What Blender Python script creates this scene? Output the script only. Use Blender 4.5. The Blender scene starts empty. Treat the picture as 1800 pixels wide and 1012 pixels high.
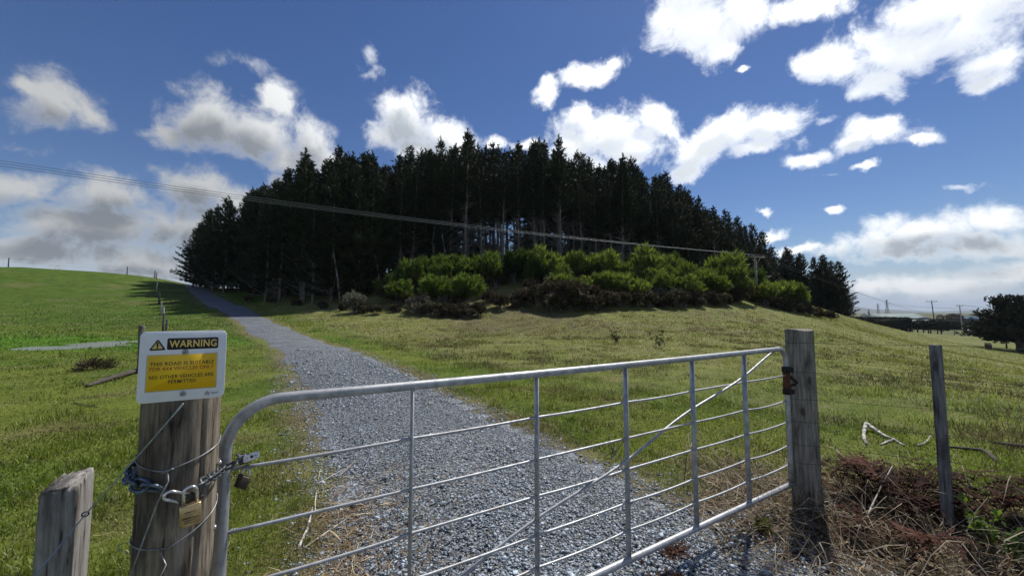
import bpy, math
import numpy as np
from mathutils import Vector, Matrix

# ------------------------------------------------------------------ camera, sky, sun, exposure
scene = bpy.context.scene
COL = scene.collection
FPX, CX, CY = 650.0, 900.0, 506.0          # focal length and centre of the 1800 px wide photograph
CAMZ = 1.5
PITCH = math.atan(42.0 / 650.0)
cP, sP = math.cos(PITCH), math.sin(PITCH)

cam_d = bpy.data.cameras.new('camera')
cam = bpy.data.objects.new('camera', cam_d)
COL.objects.link(cam)
cam_d.sensor_width = 36.0
cam_d.lens = 13.0
cam_d.clip_start = 0.05
cam_d.clip_end = 30000.0
cam.location = (0, 0, CAMZ)
cam.rotation_euler = (math.pi / 2 + PITCH, 0, 0)
scene.camera = cam

SUN_AZ, SUN_EL = math.radians(36), math.radians(57)     # azimuth clockwise from +Y (view direction)
SUN_DIR = (math.sin(SUN_AZ) * math.cos(SUN_EL), math.cos(SUN_AZ) * math.cos(SUN_EL), math.sin(SUN_EL))
sun_d = bpy.data.lights.new('sun', 'SUN')
sun_d.energy = 4.2
sun_d.angle = math.radians(2.0)
sun_d.color = (1.0, 0.95, 0.87)
sun = bpy.data.objects.new('sun', sun_d)
COL.objects.link(sun)
sun.rotation_euler = Vector(SUN_DIR).to_track_quat('Z', 'Y').to_euler()

scene.view_settings.view_transform = 'Standard'
scene.view_settings.look = 'None'
scene.view_settings.exposure = 0.2
scene.view_settings.gamma = 1.0
scene.view_settings.use_curve_mapping = False
scene.render.engine = 'CYCLES'
scene.cycles.use_denoising = True
scene.cycles.max_bounces = 6
scene.cycles.diffuse_bounces = 3
scene.cycles.glossy_bounces = 3
scene.cycles.transmission_bounces = 3
scene.cycles.transparent_max_bounces = 8
scene.cycles.volume_bounces = 0
scene.cycles.use_adaptive_sampling = True
scene.cycles.adaptive_threshold = 0.015


def ray(px, py):
    u, v = (px - CX) / FPX, (CY - py) / FPX
    return np.array([u, cP - v * sP, sP + v * cP])


def P(px, py, Y):
    """world point at forward distance Y that stands where the photograph has (px, py)"""
    d = ray(px, py)
    return np.array([0, 0, CAMZ]) + d * (Y / d[1])


def pxof(x, y, z):
    """photograph column and row of a world point (used to choose heights of trees)"""
    dz = z - CAMZ
    f = y * cP + dz * sP
    return CX + FPX * x / f, CY - FPX * (dz * cP - y * sP) / f


# ---- world: Nishita sky with a field of cumulus clouds placed by direction
world = bpy.data.worlds.new('World')
scene.world = world
world.use_nodes = True
wt = world.node_tree
wt.nodes.clear()


def ndir(px, py):
    d = ray(px, py)
    return d / np.linalg.norm(d)


# centre x, y, radius x, y (photo pixels), tilt in degrees
CLOUDS = [
    (95, 185, 105, 50, 12), (40, 165, 55, 26, 0), (150, 205, 50, 28, 10),
    (360, 212, 112, 68, 8), (450, 230, 80, 55, 10), (300, 245, 62, 38, 0), (490, 180, 38, 30, 0),
    (545, 250, 62, 58, 20), (505, 275, 60, 38, 0), (570, 285, 45, 40, 0),
    (50, 330, 120, 40, 0), (190, 345, 130, 52, 0), (345, 330, 92, 45, 5), (140, 400, 220, 55, 0),
    (330, 400, 130, 60, 0), (60, 450, 170, 45, 0), (260, 460, 220, 45, 0), (420, 360, 60, 40, 0), (490, 320, 38, 30, 0),
    (720, 210, 75, 55, 0), (790, 240, 85, 36, 14), (680, 235, 45, 38, 0), (870, 255, 32, 20, 0), (740, 260, 90, 30, 0), (930, 265, 28, 18, 0),
    (1065, 235, 118, 58, 0), (1000, 255, 60, 55, 0), (1100, 265, 90, 45, 0), (1150, 215, 45, 35, 0), (1020, 205, 50, 28, 0), (1040, 290, 50, 30, 0),
    (1030, 135, 66, 28, -28), (957, 165, 24, 27, 0), (1072, 108, 20, 13, -60),
    (1290, 238, 112, 38, -14), (1218, 268, 70, 42, -10), (1360, 215, 62, 34, 0), (1200, 295, 50, 22, 0), (1330, 260, 60, 22, -10),
    (1545, 228, 88, 30, 4), (1500, 248, 55, 24, -10), (1415, 280, 54, 20, -8), (1620, 240, 36, 11, 6),
    (1235, 40, 112, 62, 0), (1268, 88, 48, 34, 20), (1175, 25, 48, 52, 0), (1305, 15, 65, 45, 0), (1420, 15, 78, 30, 0), (1240, -30, 130, 60, 0),
    (1600, 78, 190, 62, -16), (1700, 40, 170, 75, -10), (1450, 112, 72, 34, -10), (1540, 140, 70, 32, -8), (1770, 85, 80, 55, -20), (1650, 10, 160, 60, 0), (1800, -20, 150, 80, 0),
    (1310, 127, 17, 9, 0), (1755, 125, 40, 16, -10), (1520, 293, 30, 8, -12), (1342, 377, 22, 8, 0), (1480, 375, 26, 10, 0), (1358, 414, 36, 12, -14), (1402, 437, 42, 11, 0),
    (1640, 405, 165, 34, -6), (1745, 385, 120, 34, 0), (1560, 432, 130, 26, -4), (1730, 430, 140, 36, 0),
    (1640, 505, 210, 32, 0), (1790, 490, 130, 36, 0), (1520, 508, 80, 18, 0), (1900, 400, 120, 60, 0),
    # the same kind of sky goes on outside the frame
    (-250, 300, 200, 80, 0), (-400, 120, 220, 90, 0), (2200, 250, 260, 90, 0), (2500, 420, 300, 80, 0), (700, -200, 160, 80, 0), (300, -350, 200, 90, 0), (1900, -350, 260, 110, 0),
]
# the same scatter of clouds behind the camera (direction, size)
BACK = [((-.9, -.5, .35), .35, .14), ((-.3, -1, .4), .4, .16), ((.5, -.9, .3), .35, .13), ((1, -.3, .45), .4, .16), ((-.6, -.6, .8), .3, .2), ((.4, -.5, .9), .35, .22), ((.1, -1, .12), .6, .07), ((-1, -.1, .12), .5, .07), ((1, -.5, .1), .5, .06)]
WISPS = [(435, 115, 85, 26, 12), (500, 160, 45, 26, 40), (650, 100, 28, 30, 0), (650, 128, 22, 15, -20), (1440, 215, 35, 12, 0), (1400, 250, 26, 14, 0),
         (40, 260, 60, 18, 0), (1700, 330, 60, 8, 0), (1450, 308, 40, 7, -6)]


def azel(d):
    return math.atan2(d[0], d[1]), math.asin(d[2] / np.linalg.norm(d))


TILT = math.radians(14)
cT, sT = math.cos(TILT), math.sin(TILT)


def blob_params(cx, cy, rx, ry, rot):
    """azimuth and elevation of the centre, radii, and whether it belongs to the tilted set"""
    a, e = azel(ray(cx, cy))
    a1, e1 = azel(ray(cx + rx, cy)); a0, e0 = azel(ray(cx - rx, cy))
    a2, e2 = azel(ray(cx, cy - ry)); a3, e3 = azel(ray(cx, cy + ry))
    la = abs(a1 - a0) / 2; lb = abs(e2 - e3) / 2
    slope = math.degrees(math.atan2(e1 - e0, a1 - a0)) - rot
    return a, e, la, lb, slope


def back_params(d, rx, ry):
    a, e = azel(np.array(d, float))
    return a, e, rx, ry, 0.0


def math_node(nt, op, a, b=None, c=None, clamp=False):
    n = nt.nodes.new('ShaderNodeMath'); n.operation = op; n.use_clamp = clamp
    for i, v in enumerate((a, b, c)):
        if v is None: continue
        if isinstance(v, (int, float)): n.inputs[i].default_value = v
        else: nt.links.new(v, n.inputs[i])
    return n.outputs[0]


def maprange(nt, v, a, b, c=0.0, d=1.0, kind='SMOOTHSTEP'):
    n = nt.nodes.new('ShaderNodeMapRange'); n.interpolation_type = kind; n.clamp = True
    nt.links.new(v, n.inputs[0])
    for i, k in zip((1, 2, 3, 4), (a, b, c, d)): n.inputs[i].default_value = k
    return n.outputs[0]


def noise_node(nt, vec, scale, detail=5, rough=0.55, dist=0.0, out='Fac'):
    n = nt.nodes.new('ShaderNodeTexNoise')
    n.inputs['Scale'].default_value = scale
    n.inputs['Detail'].default_value = detail
    n.inputs['Roughness'].default_value = rough
    n.inputs['Distortion'].default_value = dist
    if vec is not None: nt.links.new(vec, n.inputs['Vector'])
    return n.outputs[out]


def vmath(nt, op, a, b=None, s=None):
    n = nt.nodes.new('ShaderNodeVectorMath'); n.operation = op
    for i, v in enumerate((a, b)):
        if v is None: continue
        if isinstance(v, (tuple, list)): n.inputs[i].default_value = v
        else: nt.links.new(v, n.inputs[i])
    if s is not None:
        if isinstance(s, (int, float)): n.inputs['Scale'].default_value = s
        else: nt.links.new(s, n.inputs['Scale'])
    return n


def vmath3(nt, fac, vec):
    n = nt.nodes.new('ShaderNodeVectorMath'); n.operation = 'MULTIPLY_ADD'
    nt.links.new(fac, n.inputs[0]); n.inputs[1].default_value = (1e-9, 0, 0)
    nt.links.new(vec, n.inputs[2])
    return n.outputs[0]


def cloud_group(name, blobs, warp1, warp2):
    g = bpy.data.node_groups.new(name, 'ShaderNodeTree')
    g.interface.new_socket('Vector', in_out='INPUT', socket_type='NodeSocketVector')
    g.interface.new_socket('Depth', in_out='OUTPUT', socket_type='NodeSocketFloat')
    gi = g.nodes.new('NodeGroupInput'); go = g.nodes.new('NodeGroupOutput')
    v = gi.outputs[0]
    # push the outline about so that it billows
    n1 = noise_node(g, v, 7.0, 3, .5, out='Color')
    n2 = noise_node(g, v, 26.0, 4, .6, out='Color')
    w1 = vmath(g, 'SCALE', vmath(g, 'SUBTRACT', n1, (.5, .5, .5)).outputs[0], s=warp1).outputs[0]
    w2 = vmath(g, 'SCALE', vmath(g, 'SUBTRACT', n2, (.5, .5, .5)).outputs[0], s=warp2).outputs[0]
    vw = vmath(g, 'ADD', vmath(g, 'ADD', v, w1).outputs[0], w2).outputs[0]
    # azimuth and elevation of the direction, and the same turned by the tilt
    sp = g.nodes.new('ShaderNodeSeparateXYZ'); g.links.new(vmath(g, 'NORMALIZE', vw).outputs[0], sp.inputs[0])
    az = math_node(g, 'ARCTAN2', sp.outputs[0], sp.outputs[1]); el = math_node(g, 'ARCSINE', sp.outputs[2])
    frames = []
    for t in (0, TILT, -TILT):
        cb = g.nodes.new('ShaderNodeCombineXYZ')
        g.links.new(math_node(g, 'ADD', math_node(g, 'MULTIPLY', az, math.cos(t)), math_node(g, 'MULTIPLY', el, math.sin(t))), cb.inputs[0])
        g.links.new(math_node(g, 'SUBTRACT', math_node(g, 'MULTIPLY', el, math.cos(t)), math_node(g, 'MULTIPLY', az, math.sin(t))), cb.inputs[1])
        frames.append(cb.outputs[0])
    acc = None
    for a, e, la, lb, slope in blobs:
        fr = 0 if abs(slope) < 7 else (1 if slope > 0 else 2)
        t = (0, TILT, -TILT)[fr]
        x = a * math.cos(t) + e * math.sin(t); y = e * math.cos(t) - a * math.sin(t)
        m = g.nodes.new('ShaderNodeVectorMath'); m.operation = 'MULTIPLY_ADD'
        # (each blob waits for the one before it, so the sky shader stays within its stack)
        g.links.new(frames[fr] if acc is None else vmath3(g, acc, frames[fr]), m.inputs[0])
        m.inputs[1].default_value = (1 / la, 1 / lb, 0)
        m.inputs[2].default_value = (-x / la, -y / lb, 0)
        l = vmath(g, 'LENGTH', m.outputs[0]).outputs['Value']
        acc = l if acc is None else math_node(g, 'SMOOTH_MIN', acc, l, 0.25)
    g.links.new(math_node(g, 'SUBTRACT', 1.0, acc), go.inputs[0])
    return g


tc = wt.nodes.new('ShaderNodeTexCoord')
wdir = tc.outputs['Generated']
sky = wt.nodes.new('ShaderNodeTexSky')
sky.sky_type = 'NISHITA'
sky.sun_disc = False
sky.sun_elevation = SUN_EL
sky.sun_rotation = SUN_AZ
sky.altitude = 20
sky.air_density = 1.0
sky.dust_density = 0.1
sky.ozone_density = 3.0
SKY_STRENGTH = 0.07
big = cloud_group('cumulus', [blob_params(*c) for c in CLOUDS] + [back_params(*b) for b in BACK], .075, .03)
wis = cloud_group('wisps', [blob_params(*c) for c in WISPS], .06, .05)


def use(gr, vec):
    n = wt.nodes.new('ShaderNodeGroup'); n.node_tree = gr
    wt.links.new(vec, n.inputs[0])
    return n.outputs[0]


light = cloud_group('cumulus_light', [blob_params(*c) for c in CLOUDS if c[2] > 44], .075, 0.0)
d0 = use(big, wdir)
shift = vmath(wt, 'ADD', wdir, (.018, -.012, .034)).outputs[0]
d1 = use(light, shift)
fb = noise_node(wt, wdir, 13.0, 10, .66, .35)
fb2 = noise_node(wt, wdir, 60.0, 5, .65, .5)
fbc = math_node(wt, 'SUBTRACT', fb, .5)
dens = math_node(wt, 'ADD', d0, math_node(wt, 'MULTIPLY', fbc, 2.1))
dens = math_node(wt, 'ADD', dens, math_node(wt, 'MULTIPLY', math_node(wt, 'SUBTRACT', fb2, .5), .35))
alpha = maprange(wt, dens, -0.08, 0.80)
ws = use(wis, wdir)
walpha = math_node(wt, 'MULTIPLY', maprange(wt, math_node(wt, 'ADD', ws, math_node(wt, 'MULTIPLY', fbc, 3.4)), 0.1, 1.3), .5)
alpha = math_node(wt, 'MAXIMUM', alpha, walpha)
# cloud that has more cloud between it and the sun is grey, thin rims and sun-facing sides are bright
shade = math_node(wt, 'ADD', d1, math_node(wt, 'MULTIPLY', fbc, 1.1))
dark = math_node(wt, 'MULTIPLY', maprange(wt, shade, 0.05, 0.78), maprange(wt, dens, .1, .75), clamp=True)
sunang = vmath(wt, 'DOT_PRODUCT', vmath(wt, 'NORMALIZE', wdir).outputs[0], SUN_DIR).outputs['Value']
bright = math_node(wt, 'ADD', maprange(wt, sunang, 0.30, 0.92, 0.50, 1.40), maprange(wt, sunang, -.45, .15, .45, 0.0))
dark = math_node(wt, 'MULTIPLY', dark, maprange(wt, sunang, .60, .93, 1.0, .6))
mixc = wt.nodes.new('ShaderNodeMix'); mixc.data_type = 'RGBA'
wt.links.new(dark, mixc.inputs['Factor'])
mixc.inputs['A'].default_value = (.97, .99, 1.0, 1)
mixc.inputs['B'].default_value = (.37, .41, .46, 1)
cl = vmath(wt, 'SCALE', mixc.outputs['Result'], s=math_node(wt, 'MULTIPLY', bright, 1.0 / SKY_STRENGTH)).outputs[0]
mixs = wt.nodes.new('ShaderNodeMix'); mixs.data_type = 'RGBA'
wt.links.new(alpha, mixs.inputs['Factor'])
hsv = wt.nodes.new('ShaderNodeHueSaturation')
hsv.inputs['Saturation'].default_value = 1.2
hsv.inputs['Hue'].default_value = 0.511
wt.links.new(sky.outputs[0], hsv.inputs['Color'])
sepd = wt.nodes.new('ShaderNodeSeparateXYZ')
wt.links.new(vmath(wt, 'NORMALIZE', wdir).outputs[0], sepd.inputs[0])
low = maprange(wt, sepd.outputs[2], 0.0, 0.16, .9, 0.0)
mixh = wt.nodes.new('ShaderNodeMix'); mixh.data_type = 'RGBA'
wt.links.new(low, mixh.inputs['Factor'])
wt.links.new(hsv.outputs[0], mixh.inputs['A'])
mixh.inputs['B'].default_value = (.36 / SKY_STRENGTH, .45 / SKY_STRENGTH, .58 / SKY_STRENGTH, 1)
wt.links.new(mixh.outputs['Result'], mixs.inputs['A'])
wt.links.new(cl, mixs.inputs['B'])
bg = wt.nodes.new('ShaderNodeBackground')
bg.inputs['Strength'].default_value = SKY_STRENGTH
wt.links.new(mixs.outputs['Result'], bg.inputs['Color'])
wo = wt.nodes.new('ShaderNodeOutputWorld')
wt.links.new(bg.outputs[0], wo.inputs['Surface'])
world.cycles.sampling_method = 'MANUAL'
world.cycles.sample_map_resolution = 512

# ------------------------------------------------------------------ helpers
RNG = np.random.default_rng(11)
ROOT = {}


def rr(a, b, n=None):
    return RNG.uniform(a, b, n)


class MB:
    """collects triangles and quads of one mesh"""
    def __init__(s):
        s.v = []; s.t = []; s.q = []; s.n = 0; s.c = []

    def add(s, V, F, col=None):
        V = np.asarray(V, float).reshape(-1, 3)
        s.v.append(V)
        if isinstance(F, np.ndarray):
            (s.t if F.shape[1] == 3 else s.q).append(F + s.n)
        else:
            t = [f for f in F if len(f) == 3]; q = [f for f in F if len(f) == 4]
            for f in F:
                if len(f) > 4:
                    t += [(f[0], f[i], f[i + 1]) for i in range(1, len(f) - 1)]
            if t: s.t.append(np.array(t) + s.n)
            if q: s.q.append(np.array(q) + s.n)
        if col is not None:
            col = np.asarray(col, float)
            if col.ndim == 1: col = np.tile(col, (len(V), 1))
            s.c.append(col)
        s.n += len(V)
        return s

    def mesh(s, name, mat, smooth=False):
        V = np.concatenate(s.v)
        T = np.concatenate(s.t) if s.t else np.zeros((0, 3), int)
        Q = np.concatenate(s.q) if s.q else np.zeros((0, 4), int)
        me = bpy.data.meshes.new(name)
        me.vertices.add(len(V)); me.vertices.foreach_set('co', V.astype(np.float32).ravel())
        nl = T.size + Q.size
        me.loops.add(nl)
        me.loops.foreach_set('vertex_index', np.concatenate([T.ravel(), Q.ravel()]).astype(np.int32))
        me.polygons.add(len(T) + len(Q))
        st = np.concatenate([np.arange(len(T)) * 3, T.size + np.arange(len(Q)) * 4]).astype(np.int32)
        me.polygons.foreach_set('loop_start', st)
        if smooth: me.polygons.foreach_set('use_smooth', np.ones(len(st), bool))
        if s.c:
            c = np.concatenate(s.c)
            a = me.color_attributes.new('Col', 'FLOAT_COLOR', 'POINT')
            a.data.foreach_set('color', np.c_[c, np.ones(len(c))].astype(np.float32).ravel())
        me.update(calc_edges=True)
        me.validate()
        if mat is not None: me.materials.append(mat)
        return me


def tag(o, label=None, cat=None, group=None, kind=None):
    if label: o['label'] = label
    if cat: o['category'] = cat
    if group: o['group'] = group
    if kind: o['kind'] = kind
    return o


def thing(name, loc, label, cat, group=None):
    o = bpy.data.objects.new(name, None)
    COL.objects.link(o)
    o.empty_display_size = 0.2
    o.location = loc
    ROOT[o.name] = np.array(loc, float)
    return tag(o, label, cat, group)


def obj(name, mb, mat, parent=None, smooth=False, origin=None, kind=None):
    """link a mesh collected in world coordinates; a child is stored relative to its thing"""
    if parent is not None:
        org = ROOT[parent.name]
    else:
        org = np.zeros(3) if origin is None else np.array(origin, float)
    mb.v = [v - org for v in mb.v]
    me = mb.mesh(name, mat, smooth)
    o = bpy.data.objects.new(name, me)
    COL.objects.link(o)
    if parent is not None: o.parent = parent
    else: o.location = org
    ROOT[o.name] = org
    if kind: o['kind'] = kind
    return o


def link_mesh(name, me, parent=None, loc=(0, 0, 0)):
    o = bpy.data.objects.new(name, me)
    COL.objects.link(o)
    if parent is not None: o.parent = parent
    o.location = loc
    return o


def tube(path, rad, sides=8, cap=True):
    path = np.asarray(path, float); n = len(path)
    rad = np.broadcast_to(np.asarray(rad, float), (n,))
    t = np.gradient(path, axis=0); t /= np.linalg.norm(t, axis=1)[:, None] + 1e-12
    up = np.array([0, 0, 1.0]) if abs(t[0][2]) < .9 else np.array([1.0, 0, 0])
    u = np.cross(t[0], up); u /= np.linalg.norm(u)
    V = []
    a = np.arange(sides) * 2 * math.pi / sides
    for i in range(n):
        u = u - t[i] * np.dot(u, t[i]); u /= np.linalg.norm(u) + 1e-12
        w = np.cross(t[i], u)
        V.append(path[i] + rad[i] * (np.cos(a)[:, None] * u + np.sin(a)[:, None] * w))
    V = np.concatenate(V)
    F = []
    for i in range(n - 1):
        for j in range(sides):
            k = (j + 1) % sides
            F.append((i * sides + j, i * sides + k, (i + 1) * sides + k, (i + 1) * sides + j))
    F = np.array(F)
    mb = [(V, F)]
    if cap:
        c0 = np.arange(sides)[::-1]; c1 = (n - 1) * sides + np.arange(sides)
        T = np.array([(c0[0], c0[i], c0[i + 1]) for i in range(1, sides - 1)] + [(c1[0], c1[i], c1[i + 1]) for i in range(1, sides - 1)])
        return V, F, T
    return V, F, None


def add_tube(mb, path, rad, sides=8, cap=True, col=None):
    V, F, T = tube(path, rad, sides, cap)
    n0 = mb.n
    mb.add(V, F, col)
    if T is not None: mb.t.append(T + n0)
    return mb


def add_box(mb, c, size, ax=None, col=None):
    """box round centre c; ax = 3 row vectors"""
    c = np.asarray(c, float); s = np.asarray(size, float) / 2
    A = np.eye(3) if ax is None else np.asarray(ax, float)
    V = [c + A[0] * s[0] * i + A[1] * s[1] * j + A[2] * s[2] * k for i in (-1, 1) for j in (-1, 1) for k in (-1, 1)]
    F = [(0, 1, 3, 2), (4, 6, 7, 5), (0, 4, 5, 1), (2, 3, 7, 6), (0, 2, 6, 4), (1, 5, 7, 3)]
    return mb.add(V, F, col)


def add_loft(mb, rings, col=None, caps=True):
    n = len(rings[0])
    V = np.concatenate(rings)
    F = []
    for i in range(len(rings) - 1):
        for j in range(n):
            k = (j + 1) % n
            F.append((i * n + j, i * n + k, (i + 1) * n + k, (i + 1) * n + j))
    if caps:
        F.append(tuple(range(n))[::-1]); F.append(tuple((len(rings) - 1) * n + j for j in range(n)))
    return mb.add(V, F, col)


def rrect(w, h, r, n=4):
    pts = []
    for cx, cy, a0 in ((w / 2 - r, h / 2 - r, 0), (-w / 2 + r, h / 2 - r, 90), (-w / 2 + r, -h / 2 + r, 180), (w / 2 - r, -h / 2 + r, 270)):
        for i in range(n + 1):
            a = math.radians(a0 + 90 * i / n)
            pts.append((cx + r * math.cos(a), cy + r * math.sin(a)))
    return np.array(pts)


def add_prism(mb, outline, c, ax, ay, az, depth, bev=0.0, col=None):
    """outline (2D, metres) extruded from c along az by depth, with bevelled rims"""
    o = np.asarray(outline, float); c = np.asarray(c, float)
    ctr = o.mean(0); ext = np.abs(o - ctr).max(0)
    ins = ctr + (o - ctr) * (1 - bev / np.maximum(ext, 1e-6))
    def ring(p, z): return c + p[:, :1] * ax + p[:, 1:] * ay + z * az
    rings = [ring(ins, 0), ring(o, bev), ring(o, depth - bev), ring(ins, depth)] if bev > 0 else [ring(o, 0), ring(o, depth)]
    return add_loft(mb, rings, col)


def nrm(v):
    v = np.asarray(v, float)
    return v / np.linalg.norm(v)


def vnoise(x, y, seed=0):
    """2D value noise 0..1"""
    xi = np.floor(x).astype(np.int64); yi = np.floor(y).astype(np.int64)
    xf = x - xi; yf = y - yi
    u = xf * xf * (3 - 2 * xf); v = yf * yf * (3 - 2 * yf)
    def h(a, b):
        n = (a * 374761393 + b * 668265263 + seed * 974634777) & 0x7fffffff
        n = ((n ^ (n >> 13)) * 1274126177) & 0x7fffffff
        return ((n ^ (n >> 16)) & 0xffff) / 65535.0
    return (h(xi, yi) * (1 - u) + h(xi + 1, yi) * u) * (1 - v) + (h(xi, yi + 1) * (1 - u) + h(xi + 1, yi + 1) * u) * v


def fbm(x, y, seed=0, oct=4):
    s = 0; a = .5; t = 0
    for i in range(oct):
        s = s + a * vnoise(x * 2 ** i + 17.3 * i, y * 2 ** i - 9.1 * i, seed + i); t += a; a *= .5
    return s / t


def sstep(a, b, x):
    t = np.clip((x - a) / (b - a), 0, 1)
    return t * t * (3 - 2 * t)


# ------------------------------------------------------------------ materials
def new_mat(name):
    m = bpy.data.materials.new(name); m.use_nodes = True
    nt = m.node_tree
    return m, nt, nt.nodes['Principled BSDF'], nt.nodes['Material Output']


def mixcol(nt, fac, a, b, mode='MIX'):
    n = nt.nodes.new('ShaderNodeMix'); n.data_type = 'RGBA'; n.blend_type = mode
    if isinstance(fac, (int, float)): n.inputs['Factor'].default_value = fac
    else: nt.links.new(fac, n.inputs['Factor'])
    for k, v in (('A', a), ('B', b)):
        if isinstance(v, (tuple, list)): n.inputs[k].default_value = (*v, 1) if len(v) == 3 else v
        else: nt.links.new(v, n.inputs[k])
    return n.outputs['Result']


def attr_col(nt):
    n = nt.nodes.new('ShaderNodeAttribute'); n.attribute_name = 'Col'
    return n.outputs['Color']


def objcoord(nt, scale=(1, 1, 1)):
    t = nt.nodes.new('ShaderNodeTexCoord'); m = nt.nodes.new('ShaderNodeMapping')
    nt.links.new(t.outputs['Object'], m.inputs[0]); m.inputs['Scale'].default_value = scale
    return m.outputs[0]


def bump(nt, b, height, strength, dist):
    n = nt.nodes.new('ShaderNodeBump')
    n.inputs['Strength'].default_value = strength; n.inputs['Distance'].default_value = dist
    nt.links.new(height, n.inputs['Height']); nt.links.new(n.outputs[0], b.inputs['Normal'])


def simple(name, c, rough=.7, metal=0.0, c2=None, scale=20, bmp=0, bdist=.002, coat=0):
    m, nt, b, o = new_mat(name)
    b.inputs['Roughness'].default_value = rough; b.inputs['Metallic'].default_value = metal
    if c2 is None: c2 = tuple(k * .7 for k in c)
    v = objcoord(nt)
    n = noise_node(nt, v, scale, 6, .6)
    nt.links.new(mixcol(nt, maprange(nt, n, .35, .65), c2, c), b.inputs['Base Color'])
    r = maprange(nt, n, .3, .7, min(1, rough + .12), max(0, rough - .12), 'LINEAR')
    nt.links.new(r, b.inputs['Roughness'])
    if bmp: bump(nt, b, n, bmp, bdist)
    return m


def leaf_mat(name, transl=.35, rough=.55, tint=(1.0, 1.1, .55), spec=.3):
    m, nt, b, o = new_mat(name)
    c = attr_col(nt)
    nt.links.new(c, b.inputs['Base Color'])
    b.inputs['Roughness'].default_value = rough
    b.inputs['Specular IOR Level'].default_value = spec
    t = nt.nodes.new('ShaderNodeBsdfTranslucent')
    nt.links.new(mixcol(nt, 1.0, c, tint, 'MULTIPLY'), t.inputs['Color'])
    mx = nt.nodes.new('ShaderNodeMixShader'); mx.inputs[0].default_value = transl
    nt.links.new(b.outputs[0], mx.inputs[1]); nt.links.new(t.outputs[0], mx.inputs[2])
    nt.links.new(mx.outputs[0], o.inputs['Surface'])
    return m


def wood_mat(name, dark, light, seed=0.0, crack=.5, stain=(.03, .027, .024)):
    m, nt, b, o = new_mat(name)
    v = objcoord(nt, (1, 1, .075)); 
    ad = vmath(nt, 'ADD', v, (seed, seed * .7, 0)).outputs[0]
    g = noise_node(nt, ad, 62, 10, .7, .4)
    g2 = noise_node(nt, ad, 130, 5, .6)
    big_ = noise_node(nt, vmath(nt, 'ADD', objcoord(nt, (1, 1, .35)), (seed, 0, 0)).outputs[0], 9, 5, .6)
    col = mixcol(nt, maprange(nt, g, .30, .70), dark, light)
    col = mixcol(nt, math_node(nt, 'MULTIPLY', maprange(nt, big_, .46, .68), .75), col, stain)
    ck = maprange(nt, g, .34, .40, 1.0, 0.0)
    col = mixcol(nt, math_node(nt, 'MULTIPLY', ck, crack), col, (.012, .010, .009))
    col = mixcol(nt, math_node(nt, 'MULTIPLY', maprange(nt, g2, .6, .75), .35), col, (.30, .29, .26))
    li_ = noise_node(nt, vmath(nt, 'ADD', objcoord(nt, (1, 1, .8)), (seed, 2, 1)).outputs[0], 60, 6, .7)
    col = mixcol(nt, math_node(nt, 'MULTIPLY', maprange(nt, li_, .62, .70), .55), col, (.27, .27, .21))
    kn = nt.nodes.new('ShaderNodeTexVoronoi'); kn.inputs['Scale'].default_value = 7.0
    nt.links.new(vmath(nt, 'ADD', objcoord(nt, (1, 1, .45)), (seed * 2, 0, 0)).outputs[0], kn.inputs['Vector'])
    col = mixcol(nt, math_node(nt, 'MULTIPLY', maprange(nt, kn.outputs['Distance'], .07, .14, 1.0, 0.0), .7), col, (.035, .028, .02))
    nt.links.new(col, b.inputs['Base Color'])
    b.inputs['Roughness'].default_value = .9
    b.inputs['Specular IOR Level'].default_value = .15
    h = math_node(nt, 'SUBTRACT', math_node(nt, 'ADD', g, math_node(nt, 'MULTIPLY', g2, .35)), math_node(nt, 'MULTIPLY', ck, .4))
    bump(nt, b, h, .9, .006)
    return m


M = {}
M['wood_sign'] = wood_mat('weathered_strainer_wood', (.105, .082, .058), (.36, .305, .235), 1.3)
M['wood_grey'] = wood_mat('grey_strainer_wood', (.11, .097, .078), (.36, .335, .285), 5.1)
M['wood_split'] = wood_mat('split_post_wood', (.12, .11, .10), (.38, .365, .34), 9.4, .35)
M['wood_batten'] = wood_mat('batten_wood', (.105, .105, .105), (.30, .30, .30), 13.7, .4)
M['wood_far'] = simple('far_post_wood', (.16, .145, .12), .9, 0, (.07, .06, .05), 6)
M['wood_white'] = simple('painted_post', (.55, .55, .52), .8, 0, (.35, .35, .33), 6)
M['pole_wood'] = simple('pole_timber', (.10, .09, .08), .85, 0, (.05, .046, .04), 4)
M['pole_grey'] = simple('grey_pole_timber', (.30, .28, .255), .85, 0, (.2, .185, .165), 4)
M['concrete'] = simple('pole_concrete', (.42, .41, .38), .85, 0, (.3, .29, .27), 3)


def galv_mat():
    m, nt, b, o = new_mat('galvanised_steel')
    v = objcoord(nt)
    n = noise_node(nt, v, 28, 7, .65)
    n2 = noise_node(nt, v, 160, 4, .6)
    col = mixcol(nt, maprange(nt, n, .3, .7), (.30, .31, .32), (.50, .51, .52))
    col = mixcol(nt, math_node(nt, 'MULTIPLY', maprange(nt, n2, .58, .72), .5), col, (.16, .155, .15))
    nt.links.new(col, b.inputs['Base Color'])
    b.inputs['Metallic'].default_value = .55
    nt.links.new(maprange(nt, n, .3, .7, .62, .42, 'LINEAR'), b.inputs['Roughness'])
    n3 = noise_node(nt, v, 7, 6, .7)
    dirt = mixcol(nt, math_node(nt, 'MULTIPLY', maprange(nt, n3, .52, .72), .65), col, (.20, .185, .165))
    rusty = mixcol(nt, math_node(nt, 'MULTIPLY', maprange(nt, math_node(nt, 'ADD', math_node(nt, 'MULTIPLY', n3, .6), math_node(nt, 'MULTIPLY', n2, .5)), .66, .74), .8), dirt, (.16, .075, .035))
    nt.links.new(rusty, b.inputs['Base Color'])
    bump(nt, b, n2, .25, .0008)
    return m


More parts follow.
